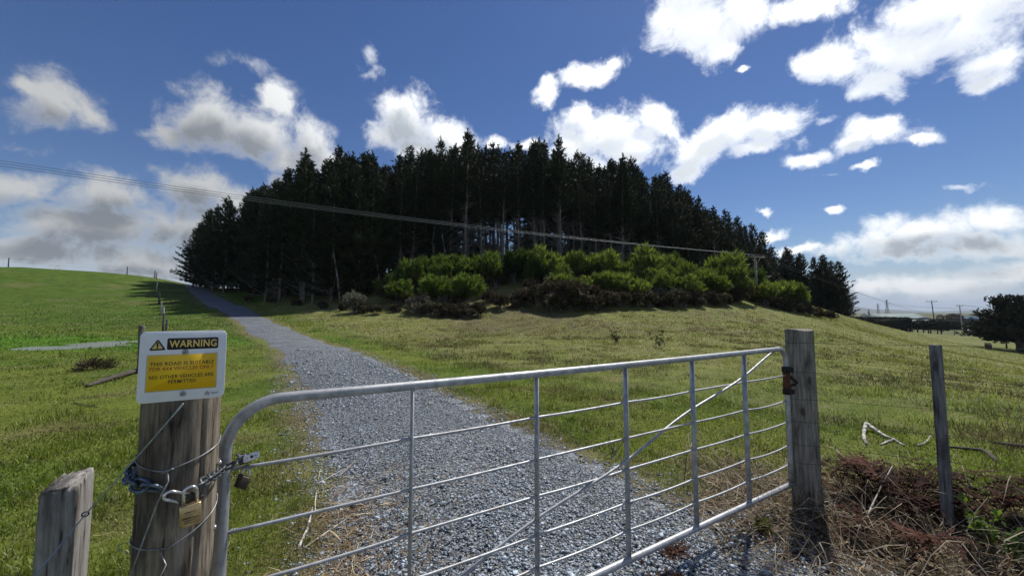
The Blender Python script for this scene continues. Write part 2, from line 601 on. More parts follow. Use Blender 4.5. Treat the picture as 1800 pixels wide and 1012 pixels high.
M['galv'] = galv_mat()
M['wire'] = simple('galvanised_wire', (.36, .38, .39), .5, .6, (.2, .2, .2), 60)
M['wire_blue'] = simple('new_wire', (.44, .50, .52), .45, .6, (.3, .34, .36), 60)
M['wire_dark'] = simple('old_dark_wire', (.07, .065, .06), .7, .3, (.04, .035, .03), 60)
M['chain'] = simple('heavy_chain_steel', (.17, .21, .26), .5, .7, (.08, .10, .13), 90, .2, .0006)
M['chain_dull'] = simple('dull_chain_steel', (.16, .17, .19), .5, .7, (.07, .075, .08), 90, .2, .0006)
M['brass'] = simple('worn_brass', (.62, .46, .22), .38, .85, (.42, .30, .15), 45, .15, .0005)
M['brass_mark'] = simple('brass_engraving', (.20, .14, .06), .6, .6)
M['brass_dark'] = simple('tarnished_brass', (.10, .08, .055), .5, .6, (.05, .04, .03), 60)
M['chrome'] = simple('bright_shackle_steel', (.75, .75, .74), .22, .9, (.55, .55, .55), 50)
M['lock_end'] = simple('pale_lock_face', (.92, .92, .92), .4, .2, (.6, .6, .6), 60)
M['black'] = simple('black_hole', (.012, .012, .012), .6)
M['rust'] = simple('rusty_steel', (.16, .055, .028), .85, .2, (.07, .025, .015), 70, .3, .001)
M['dark_iron'] = simple('dark_iron', (.035, .03, .028), .75, .3, (.02, .017, .015), 60, .3, .001)


def sign_mat(name, c, c2, rough=.32):
    m = simple(name, c, rough, 0, c2, 14)
    return m


M['sign_white'] = sign_mat('sign_white', (.84, .86, .90), (.78, .80, .85))
M['sign_edge'] = simple('sign_aluminium', (.45, .46, .47), .4, .6)
M['sign_black'] = sign_mat('sign_black', (.014, .013, .012), (.02, .02, .02), .45)
M['sign_yellow'] = sign_mat('sign_faded_yellow', (.85, .62, .18), (.80, .57, .17), .4)
M['sign_orange'] = sign_mat('sign_orange', (.96, .60, .010), (.90, .55, .012), .4)
M['sign_orange_rim'] = sign_mat('sign_orange_rim', (.74, .62, .38), (.7, .6, .4), .4)
M['sign_red'] = sign_mat('sign_red', (.42, .055, .015), (.38, .05, .015), .45)
M['sign_navy'] = sign_mat('sign_navy', (.02, .02, .05), (.02, .02, .06), .45)

M['needle'] = leaf_mat('pine_needles', .12, .6, (1.0, 1.1, .6), .2)
M['bark'] = simple('pine_bark', (.17, .155, .14), .95, 0, (.085, .075, .068), 5)
M['deadwood'] = simple('dead_branch_wood', (.27, .255, .245), .95, 0, (.09, .08, .075), 4)
M['leaf'] = leaf_mat('shrub_leaves', .42, .5, (1.05, 1.15, .45), .3)
M['bramble'] = leaf_mat('brown_bramble', .2, .8, (1.1, 1, .8), .15)
M['grass'] = leaf_mat('grass_blades', .38, .5, (1.05, 1.15, .5), .35)
M['straw'] = leaf_mat('dry_straw', .25, .65, (1.1, 1.0, .8), .25)
M['fern'] = leaf_mat('dead_fern', .25, .8, (1.15, .9, .7), .1)
M['hedge'] = leaf_mat('hedge_leaves', .1, .7, (1, 1.1, .6), .15)


def stone_mat():
    m, nt, b, o = new_mat('crushed_stone')
    c = attr_col(nt)
    n = noise_node(nt, objcoord(nt), 70, 4, .6)
    nt.links.new(mixcol(nt, 1.0, c, mixcol(nt, maprange(nt, n, .3, .7), (.75, .75, .75), (1.15, 1.15, 1.15)), 'MULTIPLY'), b.inputs['Base Color'])
    b.inputs['Roughness'].default_value = .55
    b.inputs['Specular IOR Level'].default_value = .5
    return m


M['stone'] = stone_mat()


def ground_mat():
    m, nt, b, o = new_mat('pasture_ground')
    c = attr_col(nt)
    v = objcoord(nt)
    n1 = noise_node(nt, v, 1.1, 8, .7)
    n2 = noise_node(nt, objcoord(nt, (1, 1, 1)), 9, 6, .7)
    f = math_node(nt, 'ADD', math_node(nt, 'MULTIPLY', n1, .6), math_node(nt, 'MULTIPLY', n2, .5))
    sc = mixcol(nt, maprange(nt, f, .36, .74, kind='LINEAR'), (.45, .47, .45), (1.5, 1.45, 1.5))
    nt.links.new(mixcol(nt, 1.0, c, sc, 'MULTIPLY'), b.inputs['Base Color'])
    b.inputs['Roughness'].default_value = .95
    b.inputs['Specular IOR Level'].default_value = .1
    bump(nt, b, f, 1.0, .12)
    return m


M['ground'] = ground_mat()


def track_mat():
    m, nt, b, o = new_mat('gravel_bed')
    v = objcoord(nt)
    vo = nt.nodes.new('ShaderNodeTexVoronoi'); vo.inputs['Scale'].default_value = 42
    nt.links.new(v, vo.inputs['Vector'])
    hs = nt.nodes.new('ShaderNodeSeparateColor'); nt.links.new(vo.outputs['Color'], hs.inputs[0])
    n = noise_node(nt, v, .9, 6, .65)
    n2 = noise_node(nt, v, 6, 5, .65)
    col = mixcol(nt, hs.outputs[0], (.10, .116, .134), (.33, .37, .41))
    col = mixcol(nt, maprange(nt, vo.outputs['Distance'], .35, .62), col, (.05, .055, .06))
    col = mixcol(nt, math_node(nt, 'MULTIPLY', maprange(nt, n2, .62, .74), .55), col, (.22, .18, .12))
    col = mixcol(nt, 1.0, col, mixcol(nt, maprange(nt, n, .3, .7), (.82, .82, .82), (1.15, 1.15, 1.15)), 'MULTIPLY')
    nt.links.new(col, b.inputs['Base Color'])
    b.inputs['Roughness'].default_value = .7
    bump(nt, b, vo.outputs['Distance'], -.8, .02)
    return m


M['track'] = track_mat()


def water_mat():
    m, nt, b, o = new_mat('puddle_water')
    b.inputs['Base Color'].default_value = (.20, .21, .20, 1)
    b.inputs['Roughness'].default_value = .2
    b.inputs['IOR'].default_value = 1.33
    b.inputs['Specular IOR Level'].default_value = .8
    bump(nt, b, noise_node(nt, objcoord(nt), 5, 4, .6), .35, .05)
    return m


M['water'] = water_mat()
M['hill'] = simple('far_hill_land', (.07, .085, .05), .95, 0, (.05, .07, .04), .004)

# ------------------------------------------------------------------ terrain
CTRL = [(-6, 0, 0), (-3, 0, 0), (0, 0, 0), (3, 0, 0), (6, 0, 0), (-6, -6, 0), (6, -6, 0), (0, -6, 0), (-2, 3, 0), (0, 3, 0), (2.3, 3, .03), (-5, 5, 0), (0, 5, 0),
        (5, 5, -.1), (-4, 8, .03), (0, 8.5, 0), (-10, 10, 0), (-12, 14, 0), (-20, 17, -.02), (-26, 17, 0), (-16, 19, .02), (20, 0, -.9), (30, 10, -2.2), (-20, 0, 0), (-30, 5, .2), (-40, 15, .8),
        (-62, 70, 5.0), (-72, 82, 3.5), (-82, 64, 6.6), (-85, 80, 4.5), (-66, 78, 4.6), (-100, 40, 8), (-100, 60, 8), (-76, 45, 6.6), (-90, 20, 3.5),
        (0, 64, 9.6), (-20, 62, 8.6), (20, 66, 9.0), (-38, 66, 6.4), (0, 90, 6), (30, 90, 3), (-30, 90, 4), (62, 92, -2.5), (45, 90, -1),
        (150, 0, -7), (200, 100, -7), (200, 200, -7), (100, 200, -6.8), (0, 200, -6), (-100, 150, 0), (-150, 60, 5), (-150, 0, 2), (0, -60, -.5), (60, -40, -2.5), (-60, -40, .5), (140, 150, -5.4)]
for a in [(625, 660, 8.5), (535, 600, 15.2), (470, 570, 24), (425, 550, 36), (372, 527, 46), (338, 506, 60),
          (0, 466, 52), (100, 471, 54), (200, 480, 57), (268, 484, 60), (285, 485, 60), (315, 500, 60),
          (0, 520, 42), (100, 520, 43), (200, 525, 43), (260, 530, 43), (0, 565, 28), (100, 566, 28), (200, 569, 28), (280, 571, 27), (330, 556, 32), (330, 532, 44),
          (500, 560, 33), (600, 560, 33), (600, 600, 18), (750, 600, 20), (750, 557, 33), (850, 560, 33), (850, 600, 20), (1000, 545, 36), (1000, 580, 24), (1000, 620, 14),
          (1150, 545, 37), (1150, 580, 25), (1300, 538, 42), (1300, 570, 28), (1300, 610, 16), (1420, 555, 44), (1420, 590, 25), (1500, 572, 46), (1500, 600, 26), (1560, 584, 48),
          (450, 530, 45), (400, 522, 50), (520, 535, 43), (600, 540, 41), (600, 500, 54), (450, 505, 60), (700, 490, 50), (850, 470, 52), (1000, 468, 53), (1150, 475, 55), (1250, 490, 58),
          (1331, 536, 47), (1330, 505, 62), (1400, 535, 68), (1450, 553, 72), (1490, 562, 74),
          (1600, 652, 15), (1600, 625, 28), (1600, 608, 46), (1600, 597, 70), (1600, 587, 100), (1600, 580, 135), (1550, 588, 50), (1550, 583, 75), (1550, 579, 110), (1500, 569, 72),
          (1700, 662, 14), (1700, 640, 24), (1700, 625, 42), (1700, 612, 65), (1700, 600, 90), (1700, 588, 125), (1738, 616, 66), (1795, 700, 9), (1795, 662, 18), (1795, 640, 36), (1795, 625, 58), (1795, 617, 70), (1634, 583, 150), (1690, 577, 170)]:
    CTRL.append(tuple(P(*a)))
CTRL = np.array(CTRL)


def tps_fit(C, lam=.6):
    n = len(C)
    d = np.linalg.norm(C[:, None, :2] - C[None, :, :2], axis=2)
    K = np.where(d > 0, d * d * np.log(d + 1e-9), 0) / 100.0 + lam * np.eye(n)
    A = np.zeros((n + 3, n + 3)); A[:n, :n] = K
    A[:n, n] = 1; A[:n, n + 1:] = C[:, :2]; A[n, :n] = 1; A[n + 1:, :n] = C[:, :2].T
    return np.linalg.solve(A, np.r_[C[:, 2], 0, 0, 0])


TW = tps_fit(CTRL)


def tps(x, y):
    out = np.zeros_like(x)
    for s in range(0, len(x), 20000):
        xs, ys = x[s:s + 20000], y[s:s + 20000]
        d = np.hypot(xs[:, None] - CTRL[None, :, 0], ys[:, None] - CTRL[None, :, 1])
        out[s:s + 20000] = (d * d * np.log(d + 1e-9) / 100.0) @ TW[:-3] + TW[-3] + TW[-2] * xs + TW[-1] * ys
    return out


GC, GD, NX, NY0, NY1 = 6.0, .033, 215, 95, 228
YOFF = 4.0
gx = GC * np.sinh(np.arange(-NX, NX + 1) * GD)
gy = YOFF + GC * np.sinh(np.arange(-NY0, NY1 + 1) * GD)
GX, GY = np.meshgrid(gx, gy, indexing='ij')
fx, fy = GX.ravel(), GY.ravel()
rad = np.hypot(fx, fy - 40)
inn = rad < 240
gz0 = np.full(len(fx), -7.0)
gz0[inn] = tps(fx[inn], fy[inn])
wout = sstep(120, 220, rad)
gz0 = gz0 * (1 - wout) - 7.0 * wout
pc = P(140, 605, 17.2)
wetw = np.exp(-((fx - pc[0]) / 3.6) ** 4 - ((fy - pc[1]) / 3.0) ** 4)
rough_amp = sstep(6, 25, np.hypot(fx, fy)) * (1 - sstep(70, 130, rad)) * (1 - wetw)

gz0 += rough_amp * ((fbm(fx / 3.1, fy / 3.1, 3, 3) - .5) * .34)
gz0 += (1 - sstep(5, 20, np.hypot(fx, fy))) * (fbm(fx / .9, fy / .9, 8, 3) - .5) * .07
cxp, cyp = pc[0] + .85, 17.2
_rn = np.hypot((fx - cxp) / 2.3, (fy - cyp) / 2.7)
_w = 1 - sstep(1.1, 2.0, _rn)
_lev = float(gz0[_rn < 1.3].mean())
gz0 = gz0 * (1 - _w) + (_lev - .085 * np.clip(1.15 - _rn ** 2, 0, 1.15) + (fbm(fx / 1.6 + 3.3, fy / .9 + .4, 15, 2) - .5) * .32 * np.clip(1.3 - _rn, 0, 1)) * _w
WZ = _lev - .035
_s = (fx - 2.33) * .881 + (fy - 3.02) * -.473; _n = (fx - 2.33) * .473 + (fy - 3.02) * .881
gz0 += .13 * np.exp(-((_n - .2) / .28) ** 2) * sstep(.1, .5, _s) * (1 - sstep(6, 9, _s)) * (.7 + .6 * fbm(fx * 2, fy * 2, 5, 2))
GZ = gz0.reshape(GX.shape)


def gz(x, y):
    x = np.asarray(x, float); y = np.asarray(y, float)
    i = np.arcsinh(x / GC) / GD + NX
    j = np.arcsinh((y - YOFF) / GC) / GD + NY0
    i = np.clip(i, 0, 2 * NX - 1.001); j = np.clip(j, 0, NY0 + NY1 - 1.001)
    i0 = i.astype(int); j0 = j.astype(int)
    a = np.clip((x - gx[i0]) / (gx[i0 + 1] - gx[i0]), 0, 1); b = np.clip((y - gy[j0]) / (gy[j0 + 1] - gy[j0]), 0, 1)
    return (GZ[i0, j0] * (1 - a) + GZ[i0 + 1, j0] * a) * (1 - b) + (GZ[i0, j0 + 1] * (1 - a) + GZ[i0 + 1, j0 + 1] * a) * b


def gp(x, y, dz=0.0):
    return np.array([x, y, float(gz(np.array([x]), np.array([y]))[0]) + dz])


# ---- centre line of the track: x, y, half width
TRK = np.array([(2.6, -8, 2.2), (1.7, -3, 2.0), (.75, 1.0, 1.75), (.32, 2.1, 1.32), (-.12, 3.1, 1.2), (-1.08, 4.6, 1.15), (-2.22, 6.4, 1.12), (-3.55, 8.5, 1.15), (-8.4, 15.2, 1.2),
                (-15.8, 24, 1.25), (-26.2, 36, 1.25), (-37.3, 46, 1.3), (-51.8, 60, 1.2), (-61, 70, 1.2), (-70, 80, 1.2)])


def catmull(pts, n):
    out = []
    p = np.vstack([2 * pts[0] - pts[1], pts, 2 * pts[-1] - pts[-2]])
    for i in range(1, len(p) - 2):
        for t in np.linspace(0, 1, n, endpoint=False):
            out.append(.5 * (2 * p[i] + (p[i + 1] - p[i - 1]) * t + (2 * p[i - 1] - 5 * p[i] + 4 * p[i + 1] - p[i + 2]) * t ** 2 + (3 * p[i] - p[i - 1] - 3 * p[i + 1] + p[i + 2]) * t ** 3))
    out.append(p[-2])
    return np.array(out)


TL = catmull(TRK, 14)


def track_off(x, y):
    """signed: distance from the track's edge (negative on the gravel), side (+1 right of the track)"""
    x = np.asarray(x, float); y = np.asarray(y, float)
    best = np.full(x.shape, 1e9); side = np.zeros(x.shape)
    for s in range(0, len(x), 40000):
        dx = x[s:s + 40000, None] - TL[None, :-1, 0]; dy = y[s:s + 40000, None] - TL[None, :-1, 1]
        ex = np.diff(TL[:, 0]); ey = np.diff(TL[:, 1]); L2 = ex ** 2 + ey ** 2
        t = np.clip((dx * ex + dy * ey) / L2, 0, 1)
        d = np.hypot(dx - t * ex, dy - t * ey) - (TL[:-1, 2] + t * np.diff(TL[:, 2]))
        k = d.argmin(1); ii = np.arange(len(k))
        best[s:s + 40000] = d[ii, k]
        side[s:s + 40000] = np.sign(dx[ii, k] * ey[k] - dy[ii, k] * ex[k])
    return best, side


def mixv(a, b, t):
    return a + (np.asarray(b) - a) * t[:, None]


# the right-hand roadside fence line and the litter bank along it
FA, FB = np.array([2.33, 3.02]), np.array([3.02, 2.65])
FD = nrm(FB - FA)
FN = np.array([-FD[1], FD[0]])      # towards the paddock


def bank_coords(x, y):
    dx, dy = x - FA[0], y - FA[1]
    return dx * FD[0] + dy * FD[1], dx * FN[0] + dy * FN[1]


def litter_w(x, y):
    """how much dead litter covers the ground (0..1) - along the gate ends and the right fence"""
    s, n = bank_coords(x, y)
    nn = (fbm(x * 1.7, y * 1.7, 21, 3) - .5)
    a = (1 - sstep(.35, .95, n + nn * .8)) * sstep(-1.0, -.4, s + nn * .6) * (1 - sstep(-.0, .0001, -n - 1.35))
    b = (1 - sstep(.25, .85, np.abs(x + .72) + nn * .7)) * (1 - sstep(3.2, 4.1, y + nn)) * (y > 1)
    c = (1 - sstep(.1, .55, np.abs(x - 2.0) + nn * .6)) * (1 - sstep(.3, .8, np.abs(y - 3.15) + nn * .5))
    return np.clip(np.maximum(np.maximum(a, b * .85), c), 0, 1)


LUSH = np.array([.082, .145, .021]); GREEN = np.array([.140, .175, .030]); OLIVE = np.array([.205, .215, .078])
DRY = np.array([.20, .175, .085]); TAN = np.array([.24, .19, .115]); SOIL = np.array([.075, .055, .038]); RUSH = np.array([.135, .115, .07])


def gcol(x, y, seed_off=0):
    """colour of the sward itself by place: lush pasture, drier slope, worn track verge, litter"""
    off, side = track_off(x, y)
    n1 = fbm(x / 2.3, y / 2.3, 31, 4); n2 = fbm(x / .55, y / .55, 41, 3); n3 = fbm(x / 11, y / 11, 51, 3)
    c = np.tile(GREEN, (len(x), 1))
    left = (side < 0) | (x < -30)
    c = mixv(c, LUSH, sstep(.35, .65, n1) * .7)
    lw = left * sstep(17, 30, y)
    c = mixv(c, LUSH * .88, lw * .85)
    wet = np.exp(-((y - 17.5) / 3.0) ** 2 - ((x + 21) / 10) ** 2)
    c = mixv(c, LUSH * np.array([1.0, 1.2, .8]), np.clip(wet * 1.6, 0, 1))
    right = (~left) * sstep(.6, 4, off)
    dry = right * sstep(2, 12, y + 5 * (n3 - .5)) * (.55 + .45 * sstep(.3, .6, n1))
    c = mixv(c, OLIVE, dry * .95)
    slope = right * (1 - sstep(20, 32, x)) * sstep(18, 26, y) * sstep(.42, .62, n3 * .5 + n2 * .5)
    c = mixv(c, RUSH, slope * .75)
    c = mixv(c, DRY, sstep(.60, .78, n2) * .55 * (1 - wet))
    far = sstep(90, 260, np.hypot(x, y))
    c = mixv(c, np.array([.12, .135, .06]), far)
    verge = (1 - sstep(.02, .5, off + (n2 - .5) * .7)) * (.5 + .5 * sstep(.35, .6, n1))
    c = mixv(c, TAN * .8, np.clip(verge, 0, 1) * .85)
    clay = np.exp(-(((x + 44.5) * .7 + (y - 48.5) * .7) / 2.4) ** 2 - (((x + 44.5) * .7 - (y - 48.5) * .7) / .7) ** 2)
    c = mixv(c, np.array([.27, .20, .135]), np.clip(clay * 1.3 * sstep(.35, .6, n2), 0, 1))
    lit = litter_w(x, y)
    c = mixv(c, np.where((x < .6)[:, None], SOIL * 1.9, SOIL), lit * .9)
    return c


gm = MB()
ni, nj = GX.shape
idx = np.arange(ni * nj).reshape(ni, nj)
Q = np.stack([idx[:-1, :-1].ravel(), idx[1:, :-1].ravel(), idx[1:, 1:].ravel(), idx[:-1, 1:].ravel()], 1)
gm.add(np.c_[fx, fy, GZ.ravel()], Q, gcol(fx, fy) * .9)
ground = obj('ground', gm, M['ground'], smooth=True, kind='structure')

# ---- gravel track
tm = MB()
rows = []
s_acc = 0
NA = 17
fine = catmull(TRK, 60)
tan = np.gradient(fine[:, :2], axis=0); tan /= np.linalg.norm(tan, axis=1)[:, None]
nor = np.c_[-tan[:, 1], tan[:, 0]]
for k in np.linspace(-1, 1, NA):
    wob = 1 + .13 * (vnoise(np.arange(len(fine)) * .21, np.full(len(fine), 5.0 + np.sign(k)), 77) - .5) * 2
    p = fine[:, :2] + nor * (k * fine[:, 2] * wob)[:, None] * .97
    z = gz(p[:, 0], p[:, 1]) + .045 * (1 - abs(k) ** 3) - .02 * (abs(k) > .97) + .012 * np.exp(-((abs(k) - .55) / .2) ** 2) * -1
    rows.append(np.c_[p, z])
R_ = np.stack(rows, 1)
n_, m_ = R_.shape[:2]
ix = np.arange(n_ * m_).reshape(n_, m_)
tm.add(R_.reshape(-1, 3), np.stack([ix[:-1, :-1].ravel(), ix[:-1, 1:].ravel(), ix[1:, 1:].ravel(), ix[1:, :-1].ravel()], 1))
track = obj('gravel_track', tm, M['track'], smooth=True, kind='structure')


# ---- loose crushed stone lying on the track
def gravel(n, rmax):
    u = RNG.random(n)
    r = 1.75 * (rmax / 1.75) ** u
    th = rr(math.radians(-60), math.radians(62), n)
    x = r * np.sin(th); y = r * np.cos(th)
    off, side = track_off(x, y)
    edge = (fbm(x * 2.2, y * 2.2, 61, 3) - .5) * .5
    keep = (off + edge < .10) | ((off + edge < .40) & (RNG.random(n) < .30)) | ((off < .8) & (RNG.random(n) < .03))
    keep &= RNG.random(n) < 1 - sstep(9, 17, r) * .97
    keep &= ~((litter_w(x, y) > .5) & (RNG.random(n) < .6))
    keep &= ~((fbm(x * 1.3, y * 1.3, 67, 3) > .64) & (RNG.random(n) < .25))
    x, y, r = x[keep], y[keep], r[keep]; n = len(x)
    size = np.clip(RNG.lognormal(math.log(.0078), .42, n), .0035, .028) * np.clip(r / 5.0, 1, 2.2)
    oct_v = np.array([(1, 0, 0), (-1, 0, 0), (0, 1, 0), (0, -1, 0), (0, 0, 1), (0, 0, -1)], float)
    oct_f = np.array([(0, 2, 4), (2, 1, 4), (1, 3, 4), (3, 0, 4), (2, 0, 5), (1, 2, 5), (3, 1, 5), (0, 3, 5)])
    V = oct_v[None] * rr(.55, 1.25, (n, 6, 1)) + rr(-.38, .38, (n, 6, 3))
    V *= np.stack([rr(.9, 1.35, n), rr(.5, 1, n), rr(.22, .6, n)], 1)[:, None, :]
    a = rr(0, 6.283, n); ti = RNG.normal(0, .35, n)
    ca, sa, ct, st = np.cos(a), np.sin(a), np.cos(ti), np.sin(ti)
    X, Y, Z = V[..., 0], V[..., 1], V[..., 2]
    Y2 = Y * ct[:, None] - Z * st[:, None]; Z2 = Y * st[:, None] + Z * ct[:, None]
    X3 = X * ca[:, None] - Y2 * sa[:, None]; Y3 = X * sa[:, None] + Y2 * ca[:, None]
    W = np.stack([X3, Y3, Z2], 2) * size[:, None, None]
    z = gz(x, y)
    offk, _ = track_off(x, y)
    z = z + .045 * sstep(0, -.5, offk) * (offk < 0) + size * .25
    W += np.stack([x, y, z], 1)[:, None, :]
    br = np.clip(RNG.lognormal(.05, .42, n), .35, 2.6)
    base = np.array([.228, .264, .300])
    c = base[None] * br[:, None]
    warm = RNG.random(n) < .08
    c[warm] *= np.array([1.25, 1.05, .8])
    F = (oct_f[None] + (np.arange(n) * 6)[:, None, None]).reshape(-1, 3)
    mb = MB(); mb.add(W.reshape(-1, 3), F, np.repeat(np.clip(c, 0, .8), 6, axis=0))
    return mb


gv = obj('gravel', gravel(290000, 17.0), M['stone'], kind='stuff')
tag(gv, 'loose blue grey crushed stone covering the track', 'gravel')

# ---- puddle in the left paddock
mb = MB(); a = np.linspace(0, 2 * math.pi, 64, endpoint=False)
V = np.r_[np.c_[cxp + 2.4 * np.cos(a), cyp + 2.8 * np.sin(a), np.full(64, WZ)], [[cxp, cyp, WZ]]]
mb.add(V, np.array([(64, i, (i + 1) % 64) for i in range(64)]))
tag(obj('puddle', mb, M['water'], origin=(cxp, cyp, WZ), kind='structure'), 'broken pale sheet of water in the wet hollow of the left paddock')


# ------------------------------------------------------------------ pines
def perp_frame(d):
    a = np.where(np.abs(d[:, 2:3]) < .9, np.array([[0, 0, 1.0]]), np.array([[1.0, 0, 0]]))
    u = np.cross(d, a); u /= np.linalg.norm(u, axis=1)[:, None] + 1e-9
    return u, np.cross(d, u)


def shoots(mb, base, d, length, K, width, spread, col, rng, back=.15):
    """K thin needle or leaf blades round each shoot axis"""
    n = len(base)
    if n == 0: return
    d = d / (np.linalg.norm(d, axis=1)[:, None] + 1e-9)
    u, w = perp_frame(d)
    ph = rng.uniform(0, 6.283, n)
    allV = []; allC = []
    for k in range(K):
        a = ph + 6.283 * k / K + rng.uniform(-.5, .5, n)
        f = rng.uniform(0, .75, n)
        rad_ = np.cos(a)[:, None] * u + np.sin(a)[:, None] * w
        sp = spread * rng.uniform(.5, 1.3, n)
        nd = d + rad_ * sp[:, None]; nd /= np.linalg.norm(nd, axis=1)[:, None]
        ln = length * rng.uniform(.5, 1.0, n)
        s = np.cross(nd, rng.normal(size=(n, 3))); s /= np.linalg.norm(s, axis=1)[:, None] + 1e-9
        b = base + d * (length * (f - back))[:, None]
        wd = (width * rng.uniform(.7, 1.3, n))[:, None]
        m = b + nd * (ln * .45)[:, None]
        allV.append(np.stack([b, m + s * wd * .5, b + nd * ln[:, None], m - s * wd * .5], 1))
        allC.append(np.repeat((col * rng.uniform(.75, 1.25, (n, 1)))[:, None, :], 4, 1))
    V = np.concatenate(allV).reshape(-1, 3); C = np.concatenate(allC).reshape(-1, 3)
    mb.add(V, np.arange(len(V)).reshape(-1, 4), C)


def make_pine(seed, H=16.0, cb=.45, R=2.0, dens=1.0, name='pine'):
    """returns meshes: trunk, crown, bare branches - local coordinates, base at the origin"""
    rng = np.random.default_rng(seed)
    zz = np.linspace(-.6, H * .985, 16)
    bx_ = np.cumsum(rng.normal(0, .05, 16)) * .8; by_ = np.cumsum(rng.normal(0, .05, 16)) * .8
    bx_ -= bx_[0]; by_ -= by_[0]
    def axis(z): return np.stack([np.interp(z, zz, bx_), np.interp(z, zz, by_), z], -1)
    r0 = H * .0115
    tr = MB(); add_tube(tr, axis(zz), r0 * (1 - zz / H * .93) + .012, 7)
    cr = MB(); dead = MB()
    base_c = np.array([.021, .029, .013])
    B = []; D = []; Ls = []; Cs = []
    z = H * cb
    while z < H - .35:
        t = (z - H * cb) / (H * (1 - cb))
        prof = (1 - t) ** .82 * (.6 + .4 * min(1, t * 3.5 + .25))
        nb = rng.integers(5, 8)
        a0 = rng.uniform(0, 6.28)
        for i in range(nb):
            a = a0 + 6.283 * i / nb + rng.normal(0, .25)
            L = R * prof * rng.uniform(.5, 1.35) + .22
            el = math.radians(8 + 42 * t + rng.normal(0, 8))
            o = np.array([math.cos(a), math.sin(a), 0])
            ns = max(3, int(L / .17 * dens))
            s = np.sort(rng.uniform(.18, 1.0, ns))
            p = axis(np.full(ns, z)) + o * (s * L * math.cos(el))[:, None]
            p[:, 2] += s * L * math.sin(el) + .22 * L * s ** 2
            side = np.cross(o, (0, 0, 1.0))
            p += side * (rng.normal(0, .16, ns) * (.3 + s) * min(1, L))[:, None]
            p[:, 2] += rng.normal(0, .07, ns)
            dd = o * (1.0 - .45 * t) + side * rng.normal(0, .5, (ns, 1)) + np.array([0, 0, 1.0]) * rng.uniform(.35, 1.2, (ns, 1))
            B.append(p); D.append(dd); Ls.append(rng.uniform(.34, .62, ns) * (.8 + .2 * (1 - t)))
            Cs.append(base_c * rng.uniform(.7, 1.35) * np.ones((ns, 1)))
            if rng.random() < .35:
                add_tube(cr, [axis(np.array(z)), axis(np.array(z)) + o * L * .55 + np.array([0, 0, L * .55 * math.sin(el)]), axis(np.array(z)) + o * L * math.cos(el) * .9 + np.array([0, 0, L * math.sin(el) + .15 * L])], [.035, .022, .01], 3, False, (.05, .042, .035))
        z += rng.uniform(.34, .58)
    # leader
    nl = 14
    zl = np.linspace(H - 1.5, H + .25, nl)
    B.append(axis(zl)); D.append(np.c_[rng.normal(0, .35, nl), rng.normal(0, .35, nl), np.ones(nl)]); Ls.append(np.full(nl, .42)); Cs.append(np.tile(base_c, (nl, 1)))
    shoots(cr, np.concatenate(B), np.concatenate(D), np.concatenate(Ls), 7, .085, .55, np.concatenate(Cs), rng)
    # bare dead lower branches
    nd_ = int(95 * max(cb, .12) ** .7)
    for i in range(nd_):
        zb = rng.uniform(.06 * H, max(H * cb * 1.08, 1.5)); a = rng.uniform(0, 6.28)
        L = rng.uniform(.8, 2.1) * (R / 2.0)
        o = np.array([math.cos(a), math.sin(a), 0])
        p0 = axis(np.array(zb)); up = rng.uniform(-.1, .65)
        path = [p0, p0 + o * L * .5 + np.array([0, 0, L * .5 * up + rng.normal(0, .08)]), p0 + o * L + np.array([0, 0, L * (up + .18)])]
        add_tube(dead, path, [.042, .028, .010], 3, False)
        if rng.random() < .6:
            q = path[1]; a2 = a + rng.choice([-1, 1]) * .7
            add_tube(dead, [q, q + np.array([math.cos(a2), math.sin(a2), .35]) * L * .45], [.022, .009], 3, False)
    return tr.mesh('trunk', M['bark'], True), cr.mesh('crown', M['needle']), (dead.mesh('bare_branches', M['deadwood']) if dead.n else None), H


FOREST = [make_pine(100 + i, 16, .36 + .04 * (i % 4), 1.5 + .12 * (i % 3), 1.0) for i in range(8)]
EDGE = [make_pine(200 + i, 14, .025 + .03 * (i % 3), 2.9 + .25 * (i % 3), 1.25) for i in range(5)]
MID = [make_pine(240 + i, 16, .20 + .05 * (i % 3), 1.9 + .15 * (i % 2), 1.1) for i in range(4)]
SKYL = np.array([(300, 470), (315, 438), (330, 420), (345, 392), (370, 370), (400, 348), (430, 328), (465, 308), (500, 305), (530, 274), (550, 300), (590, 272), (640, 266), (665, 290), (690, 274), (730, 262),
                 (780, 260), (825, 240), (860, 254), (905, 252), (960, 240), (1000, 262), (1050, 290), (1095, 277), (1130, 296), (1190, 320), (1230, 350), (1280, 380), (1330, 408), (1365, 430), (1405, 450), (1450, 450), (1475, 462), (1500, 500), (1560, 545)])
FRONT = np.array([(300, 62), (325, 59), (345, 57), (380, 51), (420, 46.5), (470, 43.5), (520, 41.5), (600, 41), (660, 43.5), (720, 48), (800, 51), (900, 52), (1000, 53), (1100, 55), (1200, 58), (1300, 62), (1400, 68), (1500, 72)])
THICK = np.array([(300, 9), (400, 14), (600, 18), (900, 16), (1200, 16), (1330, 12), (1420, 7), (1500, 5)])


def place_tree(name, src, x, y, H, rz, label, cat, group, lean=(0, 0)):
    tr, cr, dd, H0 = src
    t = thing(name, gp(x, y), label, cat, group)
    s = H / H0
    sx = s * (.55 + .45 / max(s, .3)) if s < 1 else s
    t.scale = (sx, sx, s)
    t.rotation_euler = (lean[0], lean[1], rz)
    link_mesh('trunk', tr, t); link_mesh('crown', cr, t)
    if dd is not None:
        o = link_mesh('bare_branches', dd, t); o['kind'] = 'stuff'
    return t


